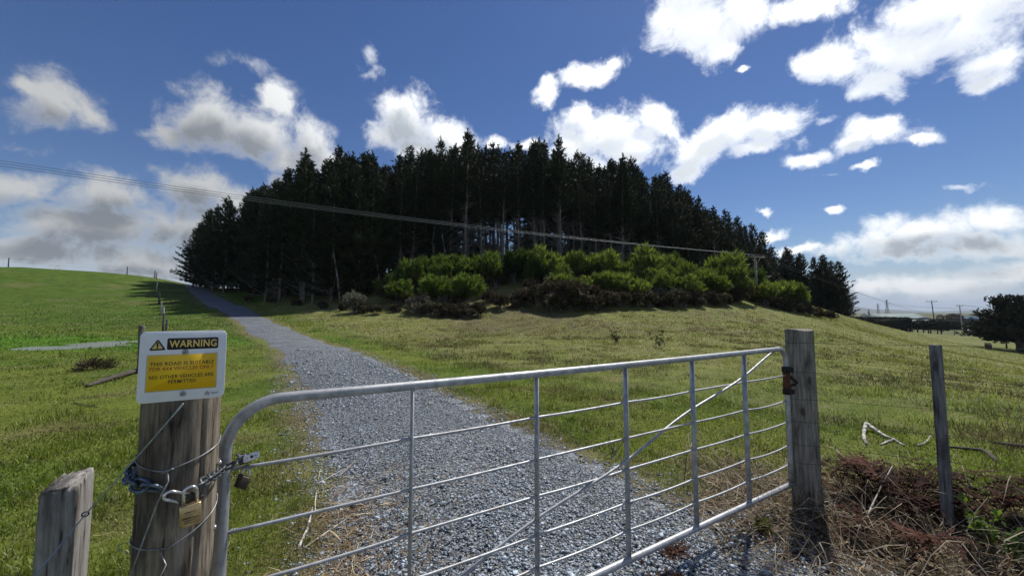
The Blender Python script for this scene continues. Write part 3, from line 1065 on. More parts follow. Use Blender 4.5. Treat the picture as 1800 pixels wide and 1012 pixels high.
ONES = 'first second third fourth fifth sixth seventh eighth ninth tenth eleventh twelfth thirteenth fourteenth fifteenth sixteenth seventeenth eighteenth nineteenth'.split()
TENS = {2: 'twent', 3: 'thirt', 4: 'fort', 5: 'fift', 6: 'sixt'}


def nth(i):
    """1 -> first"""
    if i < 20: return ONES[i - 1]
    t, o = divmod(i, 10)
    return TENS[t] + 'ieth' if o == 0 else TENS[t] + 'y-' + ONES[o - 1]


COUNT = {}


def count(k):
    COUNT[k] = COUNT.get(k, 0) + 1
    return nth(COUNT[k])


def tree_label(pxx, dep):
    if pxx < 400:
        return (f'dark pine with branches to the ground beside the track top, {count("track")} from the left', 'pines beside the top of the track')
    if pxx > 1335:
        return (f'dark pine on the hill shoulder behind the power pole, {count("pole")} from the left', 'pines behind the power pole')
    if dep < .16:
        return (f'dark pine in the front row of the plantation, {count("front")} from the left', 'front row pines of the plantation')
    part = 'left third' if pxx < 700 else 'middle' if pxx < 1020 else 'right third'
    return (f'dark pine standing behind the front row in the {part} of the plantation', f'inner pines of the {part} of the plantation')


trees = []
sp = 2.3
for gi_ in np.arange(-66, 74, sp):
    for gj in np.arange(38, 84, sp):
        x = gi_ + rr(-.95, .95); y = gj + rr(-.95, .95)
        pxx = CX + FPX * x / (y * cP)
        if pxx < 318 or pxx > 1488: continue
        yf = np.interp(pxx, FRONT[:, 0], FRONT[:, 1]); th = np.interp(pxx, THICK[:, 0], THICK[:, 1])
        if not (yf <= y <= yf + th): continue
        off, _ = track_off(np.array([x]), np.array([y]))
        if off[0] < 2.4: continue
        trees.append((x, y, pxx, (y - yf) / th))
trees.sort(key=lambda t: (t[2]))
n_tree = 0
for x, y, pxx, dep in trees:
    z0 = gp(x, y)[2]
    target = np.interp(pxx, SKYL[:, 0], SKYL[:, 1])
    drop = rr(4, 26) if dep > .25 else rr(8, 48)
    if rr(0, 1) < .14: drop = rr(-9, 4)
    ztop = P(pxx, target + drop, y)[2]
    H = ztop - z0
    if H < 3.5: continue
    H = min(H, 21.0)
    edge = pxx < 470 or pxx > 1335 or dep > .62 or (pxx < 640 and rr(0, 1) < .6) or rr(0, 1) < .10
    if 770 < pxx < 1020: edge = dep > .85 and rr(0, 1) < .45
    if 862 < pxx < 930: edge = False
    if 866 < pxx < 928 and dep > .3 and rr(0, 1) < .22: continue
    src = EDGE[RNG.integers(len(EDGE))] if edge else FOREST[RNG.integers(len(FOREST))]
    if not edge and (rr(0, 1) < (.6 if pxx < 690 else .12 if dep < .5 else .45)) and not (855 < pxx < 938): src = MID[RNG.integers(len(MID))]
    lab, g = tree_label(pxx, dep)
    place_tree('pine_tree', src, x, y, H, rr(0, 6.28), lab, 'tree', g, (rr(-.03, .03), rr(-.03, .03)))
    n_tree += 1
print('pines', n_tree)

# pines that stand out by themselves
def special_pine(px, ytop, Y, src, label, lean=(0, 0), ybase=None):
    b = P(px, 520, Y); x = b[0]
    z0 = gp(x, Y)[2]
    H = P(px, ytop, Y)[2] - z0
    place_tree('pine_tree', src, x, Y, H, rr(0, 6.28), label, 'tree', None, lean)
special_pine(530, 268, 43.5, FOREST[2], 'tall pine whose spire stands clear above its neighbours left of centre')
special_pine(1095, 276, 56, FOREST[4], 'pine with a dense pointed top breaking the skyline right of centre')
special_pine(1478, 462, 70, EDGE[1], 'outermost right pine with sunlit branch tips reaching towards the farmhouse')
special_pine(1449, 450, 71, EDGE[3], 'second pine in from the right end of the plantation')
special_pine(1408, 450, 70, EDGE[0], 'third pine in from the right end of the plantation')
for px_, yt_, Y_, k_ in ((358, 376, 56, 0), (374, 366, 54, 3), (350, 392, 60, 4), (366, 372, 59, 1), (392, 350, 53, 2)):
    special_pine(px_, yt_, Y_, EDGE[k_], tree_label(px_, 0)[0])
special_pine(338, 402, 57.5, EDGE[2], 'outermost left pine leaning out over the top of the gravel track', (0, -.12))


# leaning bare dead trunks at the edge of the wood
def dead_trunk(px, py0, px1, py1, Y, label):
    a = P(px, py0, Y); a = gp(a[0], a[1], -.2); b = P(px1, py1, Y + .6)
    mb = MB(); add_tube(mb, [a, a * .5 + b * .5 + np.array([.05, 0, .05]), b], [.10, .085, .05], 7)
    o = obj('dead_tree_trunk', mb, M['deadwood'], origin=a, smooth=True); tag(o, label, 'tree trunk')
dead_trunk(600, 512, 586, 440, 40.5, 'pale dead trunk leaning left at the edge of the wood')
dead_trunk(672, 485, 655, 425, 44, 'leaning bare trunk just left of the green shrubs')
dead_trunk(788, 480, 777, 410, 48.5, 'thin leaning bare trunk behind the green shrubs')


# ------------------------------------------------------------------ scrub below the pines
def make_shrub(seed, kind):
    rng = np.random.default_rng(seed)
    fo = MB(); st = MB()
    if kind == 'green':
        H, R, n, colr = 3.3, 1.75, 1150, np.array([.105, .150, .042])
    elif kind == 'lime':
        H, R, n, colr = 3.3, 1.75, 1150, np.array([.165, .200, .058])
    elif kind == 'dull':
        H, R, n, colr = 2.9, 1.6, 1300, np.array([.055, .085, .028])
    elif kind == 'pale':
        H, R, n, colr = 1.5, 1.2, 420, np.array([.15, .15, .115])
    else:
        H, R, n, colr = 2.0, 1.5, 1000, np.array([.074, .060, .040])
    lobes = [(rng.uniform(-.62, .62) * R, rng.uniform(-.62, .62) * R, rng.uniform(.28, .84) * H, rng.uniform(.26, .5)) for _ in range(11)]
    tone = rng.uniform(.55, 1.3, len(lobes))
    B = []; D = []; C = []
    for k in range(n):
        li = rng.integers(len(lobes)); lx, ly, lz, lr = lobes[li]
        v = rng.normal(size=3); v /= np.linalg.norm(v)
        q = lr * rng.uniform(.45, 1.0) ** .5
        p = np.array([lx + v[0] * q * R * .95, ly + v[1] * q * R * .95, lz + v[2] * q * H * .55])
        if p[2] < .1: p[2] = rng.uniform(.1, .7)
        B.append(p); up = .9 if kind in ('green', 'dull', 'lime') else .25
        D.append(v * .55 + np.array([0, 0, up]) + rng.normal(0, .45, 3))
        cc = colr * rng.uniform(.7, 1.3) * tone[li]
        if kind == 'brown' and rng.random() < .18: cc = np.array([.17, .15, .12]) * rng.uniform(.7, 1.2)
        if kind == 'brown' and rng.random() < .12: cc = np.array([.05, .07, .025])
        if kind == 'green' and rng.random() < .2: cc = np.array([.16, .19, .05]) * rng.uniform(.8, 1.1)
        if kind == 'lime' and rng.random() < .3: cc = np.array([.12, .155, .045]) * rng.uniform(.7, 1.1)
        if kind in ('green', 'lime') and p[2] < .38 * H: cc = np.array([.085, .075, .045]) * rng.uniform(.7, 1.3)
        C.append(cc)
    B, D, C = map(np.array, (B, D, C))
    ln = rng.uniform(.38, .8, n) if kind in ('green', 'lime', 'dull') else rng.uniform(.2, .45, n)
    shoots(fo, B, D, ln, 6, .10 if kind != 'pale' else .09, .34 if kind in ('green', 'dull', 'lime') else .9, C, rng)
    for k in range(9 if kind != 'brown' else 16):
        lx, ly, lz, lr = lobes[rng.integers(len(lobes))]
        b = np.array([rng.normal(0, .2), rng.normal(0, .2), -.25])
        e = np.array([lx, ly, lz]) + rng.normal(0, .15, 3)
        m = b * .45 + e * .55 + rng.normal(0, .15, 3)
        add_tube(st, [b, m, e, e + rng.normal(0, .25, 3) + np.array([0, 0, .2])], [.05, .035, .02, .008], 4, False)
    return st.mesh('stem', M['deadwood']), fo.mesh('foliage', M['leaf'] if kind in ('green', 'dull', 'lime') else M['bramble'])


SHR = {k: [make_shrub(300 + 20 * i + j, k) for j in range(3 if k != 'pale' else 2)] for i, k in enumerate(('green', 'dull', 'brown', 'pale', 'lime'))}


def shrub(kind, x, y, s, sz, label, group=None, name=None):
    st, fo = SHR[kind][RNG.integers(len(SHR[kind]))]
    t = thing(name or {'green': 'green_shrub', 'lime': 'green_shrub', 'dull': 'green_shrub', 'brown': 'bramble_bush', 'pale': 'pale_shrub'}[kind], gp(x, y), label, 'shrub', group)
    t.scale = (s, s, sz); t.rotation_euler = (0, 0, rr(0, 6.28))
    link_mesh('stem', st, t); link_mesh('foliage', fo, t)
    return t


# green tops: photo column, row of the top, forward distance
GT = [(683, 488, 41), (705, 478, 41.5), (728, 468, 42), (752, 462, 42.5), (778, 458, 42), (802, 456, 43), (826, 455, 42.5), (850, 452, 43), (872, 449, 43), (962, 448, 44), (985, 462, 42), (1012, 455, 44.5),
      (1040, 447, 45), (1066, 450, 44), (1085, 475, 42), (1110, 466, 43), (1135, 449, 45), (1158, 456, 44), (1185, 463, 45.5), (1205, 470, 43), (1228, 470, 44), (1250, 468, 46), (1270, 462, 47), (1290, 475, 45),
      (1360, 488, 47.5), (1385, 496, 47.5), (1402, 512, 47), (1345, 500, 46)]
for i, (px, yt, Y) in enumerate(GT):
    x = P(px, 500, Y)[0]; z0 = gp(x, Y)[2]; H = P(px, yt, Y)[2] - z0 - .25
    H = max(1.6, min(H * 1.05, 4.6))
    if 1335 < px < 1410: lab, g = f'rounded bright green shrub, {count("gp")} to the right of the power pole', 'green shrubs right of the power pole'
    elif px < 890: lab, g = f'leafy green shrub, {count("gl")} from the left end of the scrub band', 'green shrubs in the left half of the scrub'
    else: lab, g = f'yellow green leafy shrub, {count("gr")} to the right of the dull middle shrubs', 'green shrubs in the right half of the scrub'
    sh = shrub('green' if px < 890 else 'lime', x, Y, H / 3.3 * rr(.85, 1.1), H / 3.3 * rr(.85, 1.2), lab, g)
for i, (px, yt, Y) in enumerate([(905, 447, 44.5), (925, 445, 45), (940, 462, 43), (890, 460, 45), (1178, 450, 50), (1325, 475, 49)]):
    x = P(px, 500, Y)[0]; z0 = gp(x, Y)[2]; H = max(1.5, min(P(px, yt, Y)[2] - z0 - .2, 4.6))
    if px < 1000: lab, g = f'dark dull green shrub amid the scrub band, {["second", "third", "fourth", "first"][i]} from its left', 'dull green shrubs in the middle of the scrub'
    elif px < 1200: lab, g = 'single dark shrub rising behind the yellow green scrub', None
    else: lab, g = 'dark young conifer shrub just left of the power pole', None
    shrub('dull', x, Y, H / 2.9 * .8, H / 2.9, lab, g)
for i, (px, yb, yt) in enumerate([(700, 538, 496), (765, 542, 492), (822, 542, 490), (985, 528, 486), (1015, 535, 492), (1062, 530, 484), (1112, 532, 488), (1165, 530, 486), (1212, 530, 488), (1258, 528, 486), (1138, 520, 476), (1190, 520, 478)]):
    q = P(px, yb, 40); 
    for Y in np.arange(34, 50, .25):
        if pxof(q[0] / 40 * Y, Y, gp(q[0] / 40 * Y, Y)[2])[1] < yb: break
    x = q[0] / 40 * Y; H = (yb - yt) / FPX * Y
    lab = f'small green shrub low on the scrub bank, {nth(i + 1) if i < 3 else nth(i - 2)} of the {"left" if i < 3 else "right"} group'
    if i >= 10: lab = f'small green shrub wedged between the taller right shrubs, {"left" if i == 10 else "right"} one'
    shrub('green' if px < 890 else 'lime', x, Y, H / 3.3 * 1.1, H / 3.3, lab, 'small low green shrubs')
# brown bramble skirt: column, row of the foot, top row
BR = sorted([(430, 533, 520), (470, 536, 522), (515, 541, 526), (560, 545, 528), (600, 548, 528), (628, 553, 524), (655, 556, 520), (690, 552, 520), (725, 552, 518), (748, 558, 520), (780, 560, 518), (815, 562, 516), (840, 560, 514), (875, 548, 512), (905, 544, 515),
      (930, 540, 500), (955, 546, 492), (978, 548, 485), (1000, 550, 480), (1022, 547, 485), (1045, 546, 492), (1070, 545, 495), (1098, 545, 498), (1125, 543, 498), (1150, 545, 500), (1178, 544, 500), (1205, 543, 498), (1230, 542, 500), (1255, 540, 500), (1280, 542, 505), (1302, 536, 500),
      (1352, 540, 510), (1378, 546, 515), (1402, 552, 520), (1425, 556, 528), (1448, 560, 538), (1470, 564, 545), (1000, 530, 480), (1090, 525, 482), (1160, 525, 486), (1230, 525, 488), (940, 525, 485), (800, 545, 505), (720, 542, 508), (860, 535, 500), (1300, 522, 490)])


def ground_at(px, py, y0=2.0, y1=160.0):
    """first terrain point on the sight line of a photo pixel"""
    ys = np.concatenate([np.arange(y0, 30, .1), np.arange(30, y1, .25)])
    d = ray(px, py)
    x = d[0] / d[1] * ys; z = CAMZ + d[2] / d[1] * ys
    k = np.argmax(z < gz(x, ys))
    if not (z < gz(x, ys)).any(): k = len(ys) - 1
    return np.array([x[k], ys[k], gz(x[k:k + 1], ys[k:k + 1])[0]])


for i, (px, yb, yt) in enumerate(BR):
    g0 = ground_at(px, yb, 20, 75)
    if g0[1] > 74: continue
    H = max(.7, (yb - yt) / FPX * g0[1] * (.62 if 1050 < px < 1330 else (.5 if px < 740 else .62) if 640 < px < 868 else .8))
    if px < 640: lab, g = f'low brown undergrowth bush at the foot of the dark pines, {count("bu")} from the track', 'undergrowth at the foot of the pines'
    elif px < 920: lab, g = f'brown bramble bush below the left green shrubs, {count("bl")} from the left', 'brambles below the left green shrubs'
    elif px < 1330: lab, g = f'grey brown bramble bush below the yellow green shrubs, {count("br")} from the left', 'brambles below the right green shrubs'
    else: lab, g = f'dark brown bush on the hill shoulder, {count("bs")} to the right of the power pole', 'brown bushes right of the power pole'
    shrub('brown', g0[0], g0[1] + .8, H / 2.0 * rr(.8, 1.05), H / 2.3, lab, g)
for i, (px, yb, yt) in enumerate([(615, 536, 517), (735, 540, 515), (785, 528, 510), (1190, 522, 508), (1160, 520, 506)]):
    g0 = ground_at(px, yb + 16, 20, 75)
    lab = f'pale seed headed bush among the left brambles, {count("pl")} from the left' if px < 1000 else ('pale leaved bush among the right brambles, nearer the power pole' if px > 1180 else 'pale leaved bush among the right brambles, farther from the power pole')
    shrub('pale', g0[0], g0[1] + .6, .95, 1.15, lab, 'pale bushes left' if px < 1000 else 'pale bushes right')

# ------------------------------------------------------------------ gate
GLt, GRt = P(400, 706, 1.19), P(1380, 613, 2.93)
ZT = (GLt[2] + GRt[2]) / 2
GL, GR = GLt[:2], GRt[:2]
GLEN = np.linalg.norm(GR - GL); GT_ = np.r_[(GR - GL) / GLEN, 0]; GN = np.array([GT_[1], -GT_[0], 0])
ZB = P(1380, 850, 2.93)[2]
RAILZ = [P(1380, q, 2.93)[2] for q in (659, 703, 741, 781, 814.5)]
UP = np.array([0, 0, 1.0])


def G(s, z, n=0.0):
    """point on the gate: s metres from the latch end, height z, n metres towards the camera"""
    return np.r_[GL, 0] + GT_ * s + UP * z + GN * n


gate = thing('farm_gate', G(GLEN, ZB), 'galvanised steel tube farm gate closed across the gravel track', 'gate')
RT = .0175
path = [G(0, ZB)]
path += [G(0, z) for z in np.linspace(ZB, ZT - .15, 6)[1:]]
path += [G(.15 - .15 * math.cos(a), ZT - .15 + .15 * math.sin(a)) for a in np.linspace(0, math.pi / 2, 11)[1:]]
path += [G(s, ZT - .006 * math.sin(math.pi * s / GLEN)) for s in np.linspace(.15, GLEN - .10, 16)[1:]]
path += [G(GLEN - .10 + .10 * math.sin(a), ZT - .10 + .10 * math.cos(a)) for a in np.linspace(0, math.pi / 2, 9)[1:]]
path += [G(GLEN, z) for z in np.linspace(ZT - .10, ZB, 6)[1:]]
mb = MB(); add_tube(mb, path, RT, 16); obj('frame_tube', mb, M['galv'], gate, True)
mb = MB(); add_tube(mb, [G(s, ZB) for s in np.linspace(-.004, GLEN + .004, 8)], RT, 16); obj('bottom_tube', mb, M['galv'], gate, True)
ups = [GLEN * k / 6 for k in range(1, 6)]
for s in ups:
    mb = MB()
    add_prism(mb, rrect(.033, .008, .003, 2), G(s, ZB + .012), GN, GT_, UP, ZT - ZB - .024)
    up_ = obj('upright', mb, M['galv'], gate)
    for zz_ in (ZB + .017, ZT - .019):
        mb = MB(); a = np.linspace(0, 6.283, 10, endpoint=False)
        add_loft(mb, [G(s, zz_ + dz_) + q_ * (np.cos(a)[:, None] * GN * 1.5 + np.sin(a)[:, None] * GT_ * .75) for dz_, q_ in ((-.006, .010), (-.002, .0135), (.002, .0135), (.006, .010))])
        obj('weld_bead', mb, M['galv'], up_, True)
for z in RAILZ:
    mb = MB(); pts = []
    st = [0] + ups + [GLEN]
    for k in range(6):
        sag = rr(.001, .005) + (.010 if k == 5 else 0) * (z < RAILZ[0]); out = rr(-.006, .006)
        for t in np.linspace(0, 1, 7)[:-1]:
            pts.append(G(st[k] + (st[k + 1] - st[k]) * t, z - sag * 4 * t * (1 - t), out * 4 * t * (1 - t)))
    pts.append(G(GLEN, z))
    add_tube(mb, pts, .0062, 8); obj('rail', mb, M['galv'], gate, True)
mb = MB(); add_tube(mb, [G(.02 + t * (GLEN - .15), ZB + .01 + t * (ZT - ZB - .025), -.017 * math.cos(t * 18.8)) for t in np.linspace(0, 1, 40)], .0075, 8)
obj('diagonal_brace', mb, M['galv'], gate, True)
# hinge at the right strainer
hz = P(1380, 668, 2.93)[2]
hb = MB(); add_tube(hb, [G(GLEN, hz - .062), G(GLEN, hz + .062)], .0245, 14); hinge = obj('hinge_sleeve', hb, M['rust'], gate, True)
for dz in (.085, -.085):
    hb = MB(); add_tube(hb, [G(GLEN, hz + dz - .022), G(GLEN, hz + dz + .022)], .030, 14)
    add_box(hb, G(GLEN + .02, hz + dz, .028), (.03, .02, .035), (GT_, GN, UP)); add_box(hb, G(GLEN - .02, hz + dz, .03), (.022, .018, .03), (GT_, GN, UP))
    obj('hinge_collar', hb, M['dark_iron'], gate, True)
STR = P(1411, 720, 3.02)[:2]
hb = MB(); e = np.r_[STR, hz - .035]
add_tube(hb, [G(GLEN, hz + .03, .03), G(GLEN, hz - .01, .03) * .5 + e * .5, e + (0, 0, .0)], .011, 8)
add_tube(hb, [G(GLEN, hz - .05), (G(GLEN, hz - .05) + e) / 2, e - (0, 0, .03)], .011, 8)
obj('hinge_bolt', hb, M['dark_iron'], gate, True)


# ------------------------------------------------------------------ posts
def round_post(c, R, z0, z1, seed, flat_top=True, n=128, taper=.02):
    rng = np.random.default_rng(seed)
    a = np.linspace(0, 2 * math.pi, n, endpoint=False)
    zs = np.concatenate([np.linspace(z0, z1 - .012, 34), [z1 - .004, z1]])
    ck = [(rng.uniform(0, 6.28), rng.uniform(.012, .035), rng.uniform(.003, .010), rng.uniform(z0, z1), rng.uniform(.2, .8)) for _ in range(34)]
    rings = []
    for i, z in enumerate(zs):
        r = R * (1 + taper * (z1 - z) / (z1 - z0)) * (1 + .018 * (fbm(np.cos(a) * 2 + seed, np.sin(a) * 2 + z * .4, seed, 3) - .5) * 2)
        for a0, w, dp, zc, L in ck:
            da = np.angle(np.exp(1j * (a - a0 - .05 * math.sin(z * 7 + a0))))
            r = r - dp * np.exp(-(da / w) ** 2) * math.exp(-((z - zc) / L) ** 2)
        if i == len(zs) - 1: r = r - .006
        zz = .006 * np.sin(a * 2 + seed) if i >= len(zs) - 2 else 0 * a
        rings.append(np.c_[c[0] + r * np.cos(a), c[1] + r * np.sin(a), np.full(n, z) + zz])
    mb = MB(); add_loft(mb, rings)
    return mb


SP = P(316, 800, 1.05)[:2]; SR = .084
sp_top = P(322, 600, 1.05)[2]
g0 = gp(SP[0], SP[1])
sign_post = obj('strainer_post', round_post(SP, SR, g0[2] - .3, sp_top, 3), M['wood_sign'], origin=g0, smooth=True)
tag(sign_post, 'thick round weathered timber post carrying the warning sign', 'post', 'gate strainer posts')
g1 = gp(STR[0], STR[1])
rp_top = P(1410, 579, 3.02)[2]
right_post = obj('strainer_post', round_post(STR, .094, g1[2] - .3, rp_top, 8), M['wood_grey'], origin=g1, smooth=True)
tag(right_post, 'thick round grey timber post at the hinged end of the gate', 'post', 'gate strainer posts')


def split_post(corner, tx, w, d, z0, z1, seed, slope):
    """four-sided split post; corner = its front right edge, tx = direction of the front face"""
    rng = np.random.default_rng(seed)
    tx = nrm(np.r_[tx, 0]); ty = np.array([-tx[1], tx[0], 0])
    o = []
    def edge(p, q, n):
        return [p + (q - p) * k / n for k in range(n)]
    cs = [np.array([-w, 0]), np.array([0, 0]), np.array([-.004, d]), np.array([-w + .012, d * .9])]
    for i in range(4): o += edge(cs[i], cs[(i + 1) % 4], 10)
    o = np.array(o)
    zs = np.concatenate([np.linspace(z0, z1 - .01, 26), [z1]])
    rings = []
    for i, z in enumerate(zs):
        wob = (fbm(np.arange(40) * .33 + seed, np.full(40, z * 1.1), seed, 3) - .5) * .012
        ctr = o.mean(0); dr = (o - ctr); ln = np.linalg.norm(dr, axis=1)[:, None]
        q = o + dr / ln * wob[:, None]
        if i == len(zs) - 1: q = ctr + (q - ctr) * .93
        top = slope(q[:, 0], q[:, 1]) * (i >= len(zs) - 2)
        top = top + (rng.normal(0, .003, 40) if i >= len(zs) - 2 else 0)
        rings.append(np.r_[corner, 0] + q[:, :1] * tx + q[:, 1:] * ty + np.c_[np.zeros(40), np.zeros(40), np.full(40, z) + top])
    mb = MB(); add_loft(mb, rings)
    return mb


lc = P(138, 850, 1.0)
g2 = gp(lc[0], lc[1])
lp = obj('split_post', split_post(lc[:2], (.89, .45), .072, .085, g2[2] - .3, lc[2] + .004, 4, lambda x, y: -.012 + .25 * y + .06 * x), M['wood_split'], origin=g2, smooth=False)
tag(lp, 'short split grey timber post at the lower left corner', 'post')
bc = P(1656, 606, 2.62)
g3 = gp(bc[0], bc[1])
bp = obj('fence_batten', split_post(bc[:2], (.93, .37), .072, .05, g3[2] - .3, bc[2], 14, lambda x, y: .03 * x), M['wood_batten'], origin=g3, smooth=False)
tag(bp, 'slim square grey fence post right of the gate strainer', 'post')

# ------------------------------------------------------------------ warning sign
SC = P(323, 642, .985)
STx = nrm((.877, .48, 0)); SN = np.array([STx[1], -STx[0], 0])
SW, SH = .176, .180
sgn = thing('warning_sign', SC, 'white warning sign with yellow panel screwed to the left gate post', 'sign')


def S(u, v, n=0.0):
    """point on the sign face: u right 0..1, v down 0..1"""
    return SC + STx * ((u - .5) * SW) + UP * ((.5 - v) * SH) + SN * n


mb = MB(); add_prism(mb, rrect(SW, SH, .013, 6), S(.5, .5, -.0015), STx, UP, SN, .0025, .0004); obj('panel', mb, M['sign_white'], sgn)


def flat(name, outline, u, v, n, mat, parent=None):
    mb = MB(); add_prism(mb, outline, S(u, v, n), STx, UP, SN, .0004); return obj(name, mb, mat, parent or sgn)


def text_part(name, txt, u0, u1, vc, cap, mat, n, bold=0.0, parent=None):
    cu = bpy.data.curves.new(name, 'FONT'); cu.body = txt; cu.size = 1.0; cu.offset = bold; cu.resolution_u = 3; cu.space_character = 1.08
    o = bpy.data.objects.new(name + '_curve', cu); COL.objects.link(o)
    bpy.context.view_layer.update()
    me = bpy.data.meshes.new_from_object(o.evaluated_get(bpy.context.evaluated_depsgraph_get()))
    V = np.array([v.co[:] for v in me.vertices]); F = [tuple(p.vertices) for p in me.polygons]
    bpy.data.objects.remove(o); bpy.data.curves.remove(cu); bpy.data.meshes.remove(me)
    lo, hi = V.min(0), V.max(0)
    x = (V[:, 0] - lo[0]) / (hi[0] - lo[0]); y = (V[:, 1] - lo[1]) / (hi[1] - lo[1]) - .5
    W = np.array([S(u0 + (u1 - u0) * a, vc - b * cap, n) for a, b in zip(x, y)])
    mb = MB(); mb.add(W, F)
    return obj(name, mb, mat, parent or sgn)


flat('warning_band', rrect(.60 * SW, .165 * SH, .004, 4), .60, .182, .0011, M['sign_black'])
text_part('warning_lettering', 'WARNING', .325, .88, .182, .105, M['sign_yellow'], .0019, .022)
tri = np.array([(-.097 * SW, -.08 * SH), (.097 * SW, -.08 * SH), (0, .082 * SH)])
def rtri(k, r):
    out = []
    for i in range(3):
        p, a, b = tri[i] * k, tri[i - 1] * k, tri[(i + 1) % 3] * k
        for t in (.0, .5, 1.0):
            d1 = nrm(a - p) * r; d2 = nrm(b - p) * r
            out.append(p + d1 * (1 - t) + d2 * t if t != .5 else p + (d1 + d2) * .32)
    return np.array(out)
flat('hazard_triangle', rtri(1.0, .004), .195, .187, .0011, M['sign_black'])
flat('hazard_triangle_face', rtri(.66, .002), .195, .192, .0017, M['sign_yellow'])
flat('exclamation_mark', np.array([(-.0012, -.006), (.0012, -.006), (.0022, .006), (-.0022, .006)]), .195, .188, .0023, M['sign_black'])
flat('exclamation_dot', rrect(.003, .003, .0012, 3), .195, .233, .0023, M['sign_black'])
flat('panel_rim', rrect(.82 * SW, .525 * SH, .001, 2), .4925, .59, .0011, M['sign_orange_rim'])
flat('orange_panel', rrect(.79 * SW, .495 * SH, .001, 2), .4925, .59, .0017, M['sign_orange'])
text_part('lettering', 'THIS ROAD IS SUITABLE', .125, .86, .462, .052, M['sign_black'], .0024, .012)
text_part('red_lettering', 'FOR 4X4 VEHICLES ONLY', .125, .86, .533, .052, M['sign_red'], .0024, .012)
text_part('lettering', 'NO OTHER VEHICLES ARE', .125, .86, .648, .052, M['sign_black'], .0024, .012)
text_part('lettering', 'PERMITTED', .335, .655, .722, .050, M['sign_black'], .0024, .012)
st = []
mb = MB()
for k in range(5):
    a = math.pi / 2 + k * 2 * math.pi / 5; w = .0011
    r0, r1 = .001, .0062
    o = [(r0 * math.cos(a) - w * .5 * math.sin(a), r0 * math.sin(a) + w * .5 * math.cos(a)), (r0 * math.cos(a) + w * .5 * math.sin(a), r0 * math.sin(a) - w * .5 * math.cos(a)),
         (r1 * math.cos(a) + w * math.sin(a), r1 * math.sin(a) - w * math.cos(a)), (r1 * math.cos(a) - w * math.sin(a), r1 * math.sin(a) + w * math.cos(a))]
    add_prism(mb, np.array(o), S(.795, .928, .0011), STx, UP, SN, .0004)
obj('star_logo', mb, M['sign_navy'], sgn)
text_part('logo_lettering', 'Spark', .845, .93, .928, .034, M['sign_navy'], .0014, .01)
for v in (.305, .905):
    mb = MB(); a = np.linspace(0, 6.283, 16, endpoint=False); ring = np.c_[np.cos(a), np.sin(a)]
    add_loft(mb, [S(.51, v, h) + r * (ring[:, :1] * STx + ring[:, 1:] * UP) for r, h in ((.0068, .001), (.0066, .0035), (.005, .0058), (.002, .0066))])
    sc_ = obj('screw', mb, M['galv'], sgn, True)
    mb = MB(); add_box(mb, S(.51, v, .0067), (.006, .0016, .0012), (nrm(STx + UP * .5), nrm(UP - STx * .5), SN)); obj('slot', mb, M['black'], sc_)


# ------------------------------------------------------------------ chain, locks and wires at the latch post
def closed_tube(mb, path, r, sides=8):
    path = np.asarray(path); n = len(path)
    t = np.roll(path, -1, 0) - np.roll(path, 1, 0); t /= np.linalg.norm(t, axis=1)[:, None]
    c = path.mean(0); nn = np.cross(path[0] - c, path[n // 4] - c); nn /= np.linalg.norm(nn)
    a = np.arange(sides) * 2 * math.pi / sides
    V = []
    for i in range(n):
        u = np.cross(t[i], nn); u /= np.linalg.norm(u)
        V.append(path[i] + r * (np.cos(a)[:, None] * u + np.sin(a)[:, None] * nn))
    V = np.concatenate(V); F = []
    for i in range(n):
        for j in range(sides):
            F.append((i * sides + j, i * sides + (j + 1) % sides, ((i + 1) % n) * sides + (j + 1) % sides, ((i + 1) % n) * sides + j))
    mb.add(V, np.array(F))


def link_path(c, t, w, L, W):
    out = []
    for i in range(24):
        a = 2 * math.pi * i / 24
        x = math.cos(a) * W / 2; y = math.sin(a) * W / 2 + (L - W) / 2 * (1 if math.sin(a) >= 0 else -1)
        out.append(c + w * x + t * y)
    return np.array(out)


def chain(name, pts, pitch, L, W, r, mat, label):
    pts = np.array(pts); seg = np.r_[0, np.cumsum(np.linalg.norm(np.diff(pts, axis=0), axis=1))]
    n = int(seg[-1] / pitch) + 1
    th = thing(name, pts[0], label, 'chain', 'chains at the latch post')
    for i in range(n):
        s = i * pitch
        c = np.array([np.interp(s, seg, pts[:, k]) for k in range(3)])
        c2 = np.array([np.interp(min(s + .005, seg[-1]), seg, pts[:, k]) for k in range(3)]); c1 = np.array([np.interp(max(s - .005, 0), seg, pts[:, k]) for k in range(3)])
        t = nrm(c2 - c1)
        o = nrm(np.r_[c[:2] - SP, 0]); f = nrm(np.cross(t, o)); o = np.cross(f, t)
        ang = (math.pi / 4 if i % 2 else -math.pi / 4) + rr(-.2, .2)
        w = o * math.cos(ang) + f * math.sin(ang)
        mb = MB(); closed_tube(mb, link_path(c, t, w, L, W), r); obj('link', mb, mat, th, True)
    return th


def around(a_deg, z, extra=.006):
    a = math.radians(a_deg)
    return np.array([SP[0] + (SR * 1.012 + extra) * math.cos(a), SP[1] + (SR * 1.012 + extra) * math.sin(a), z])


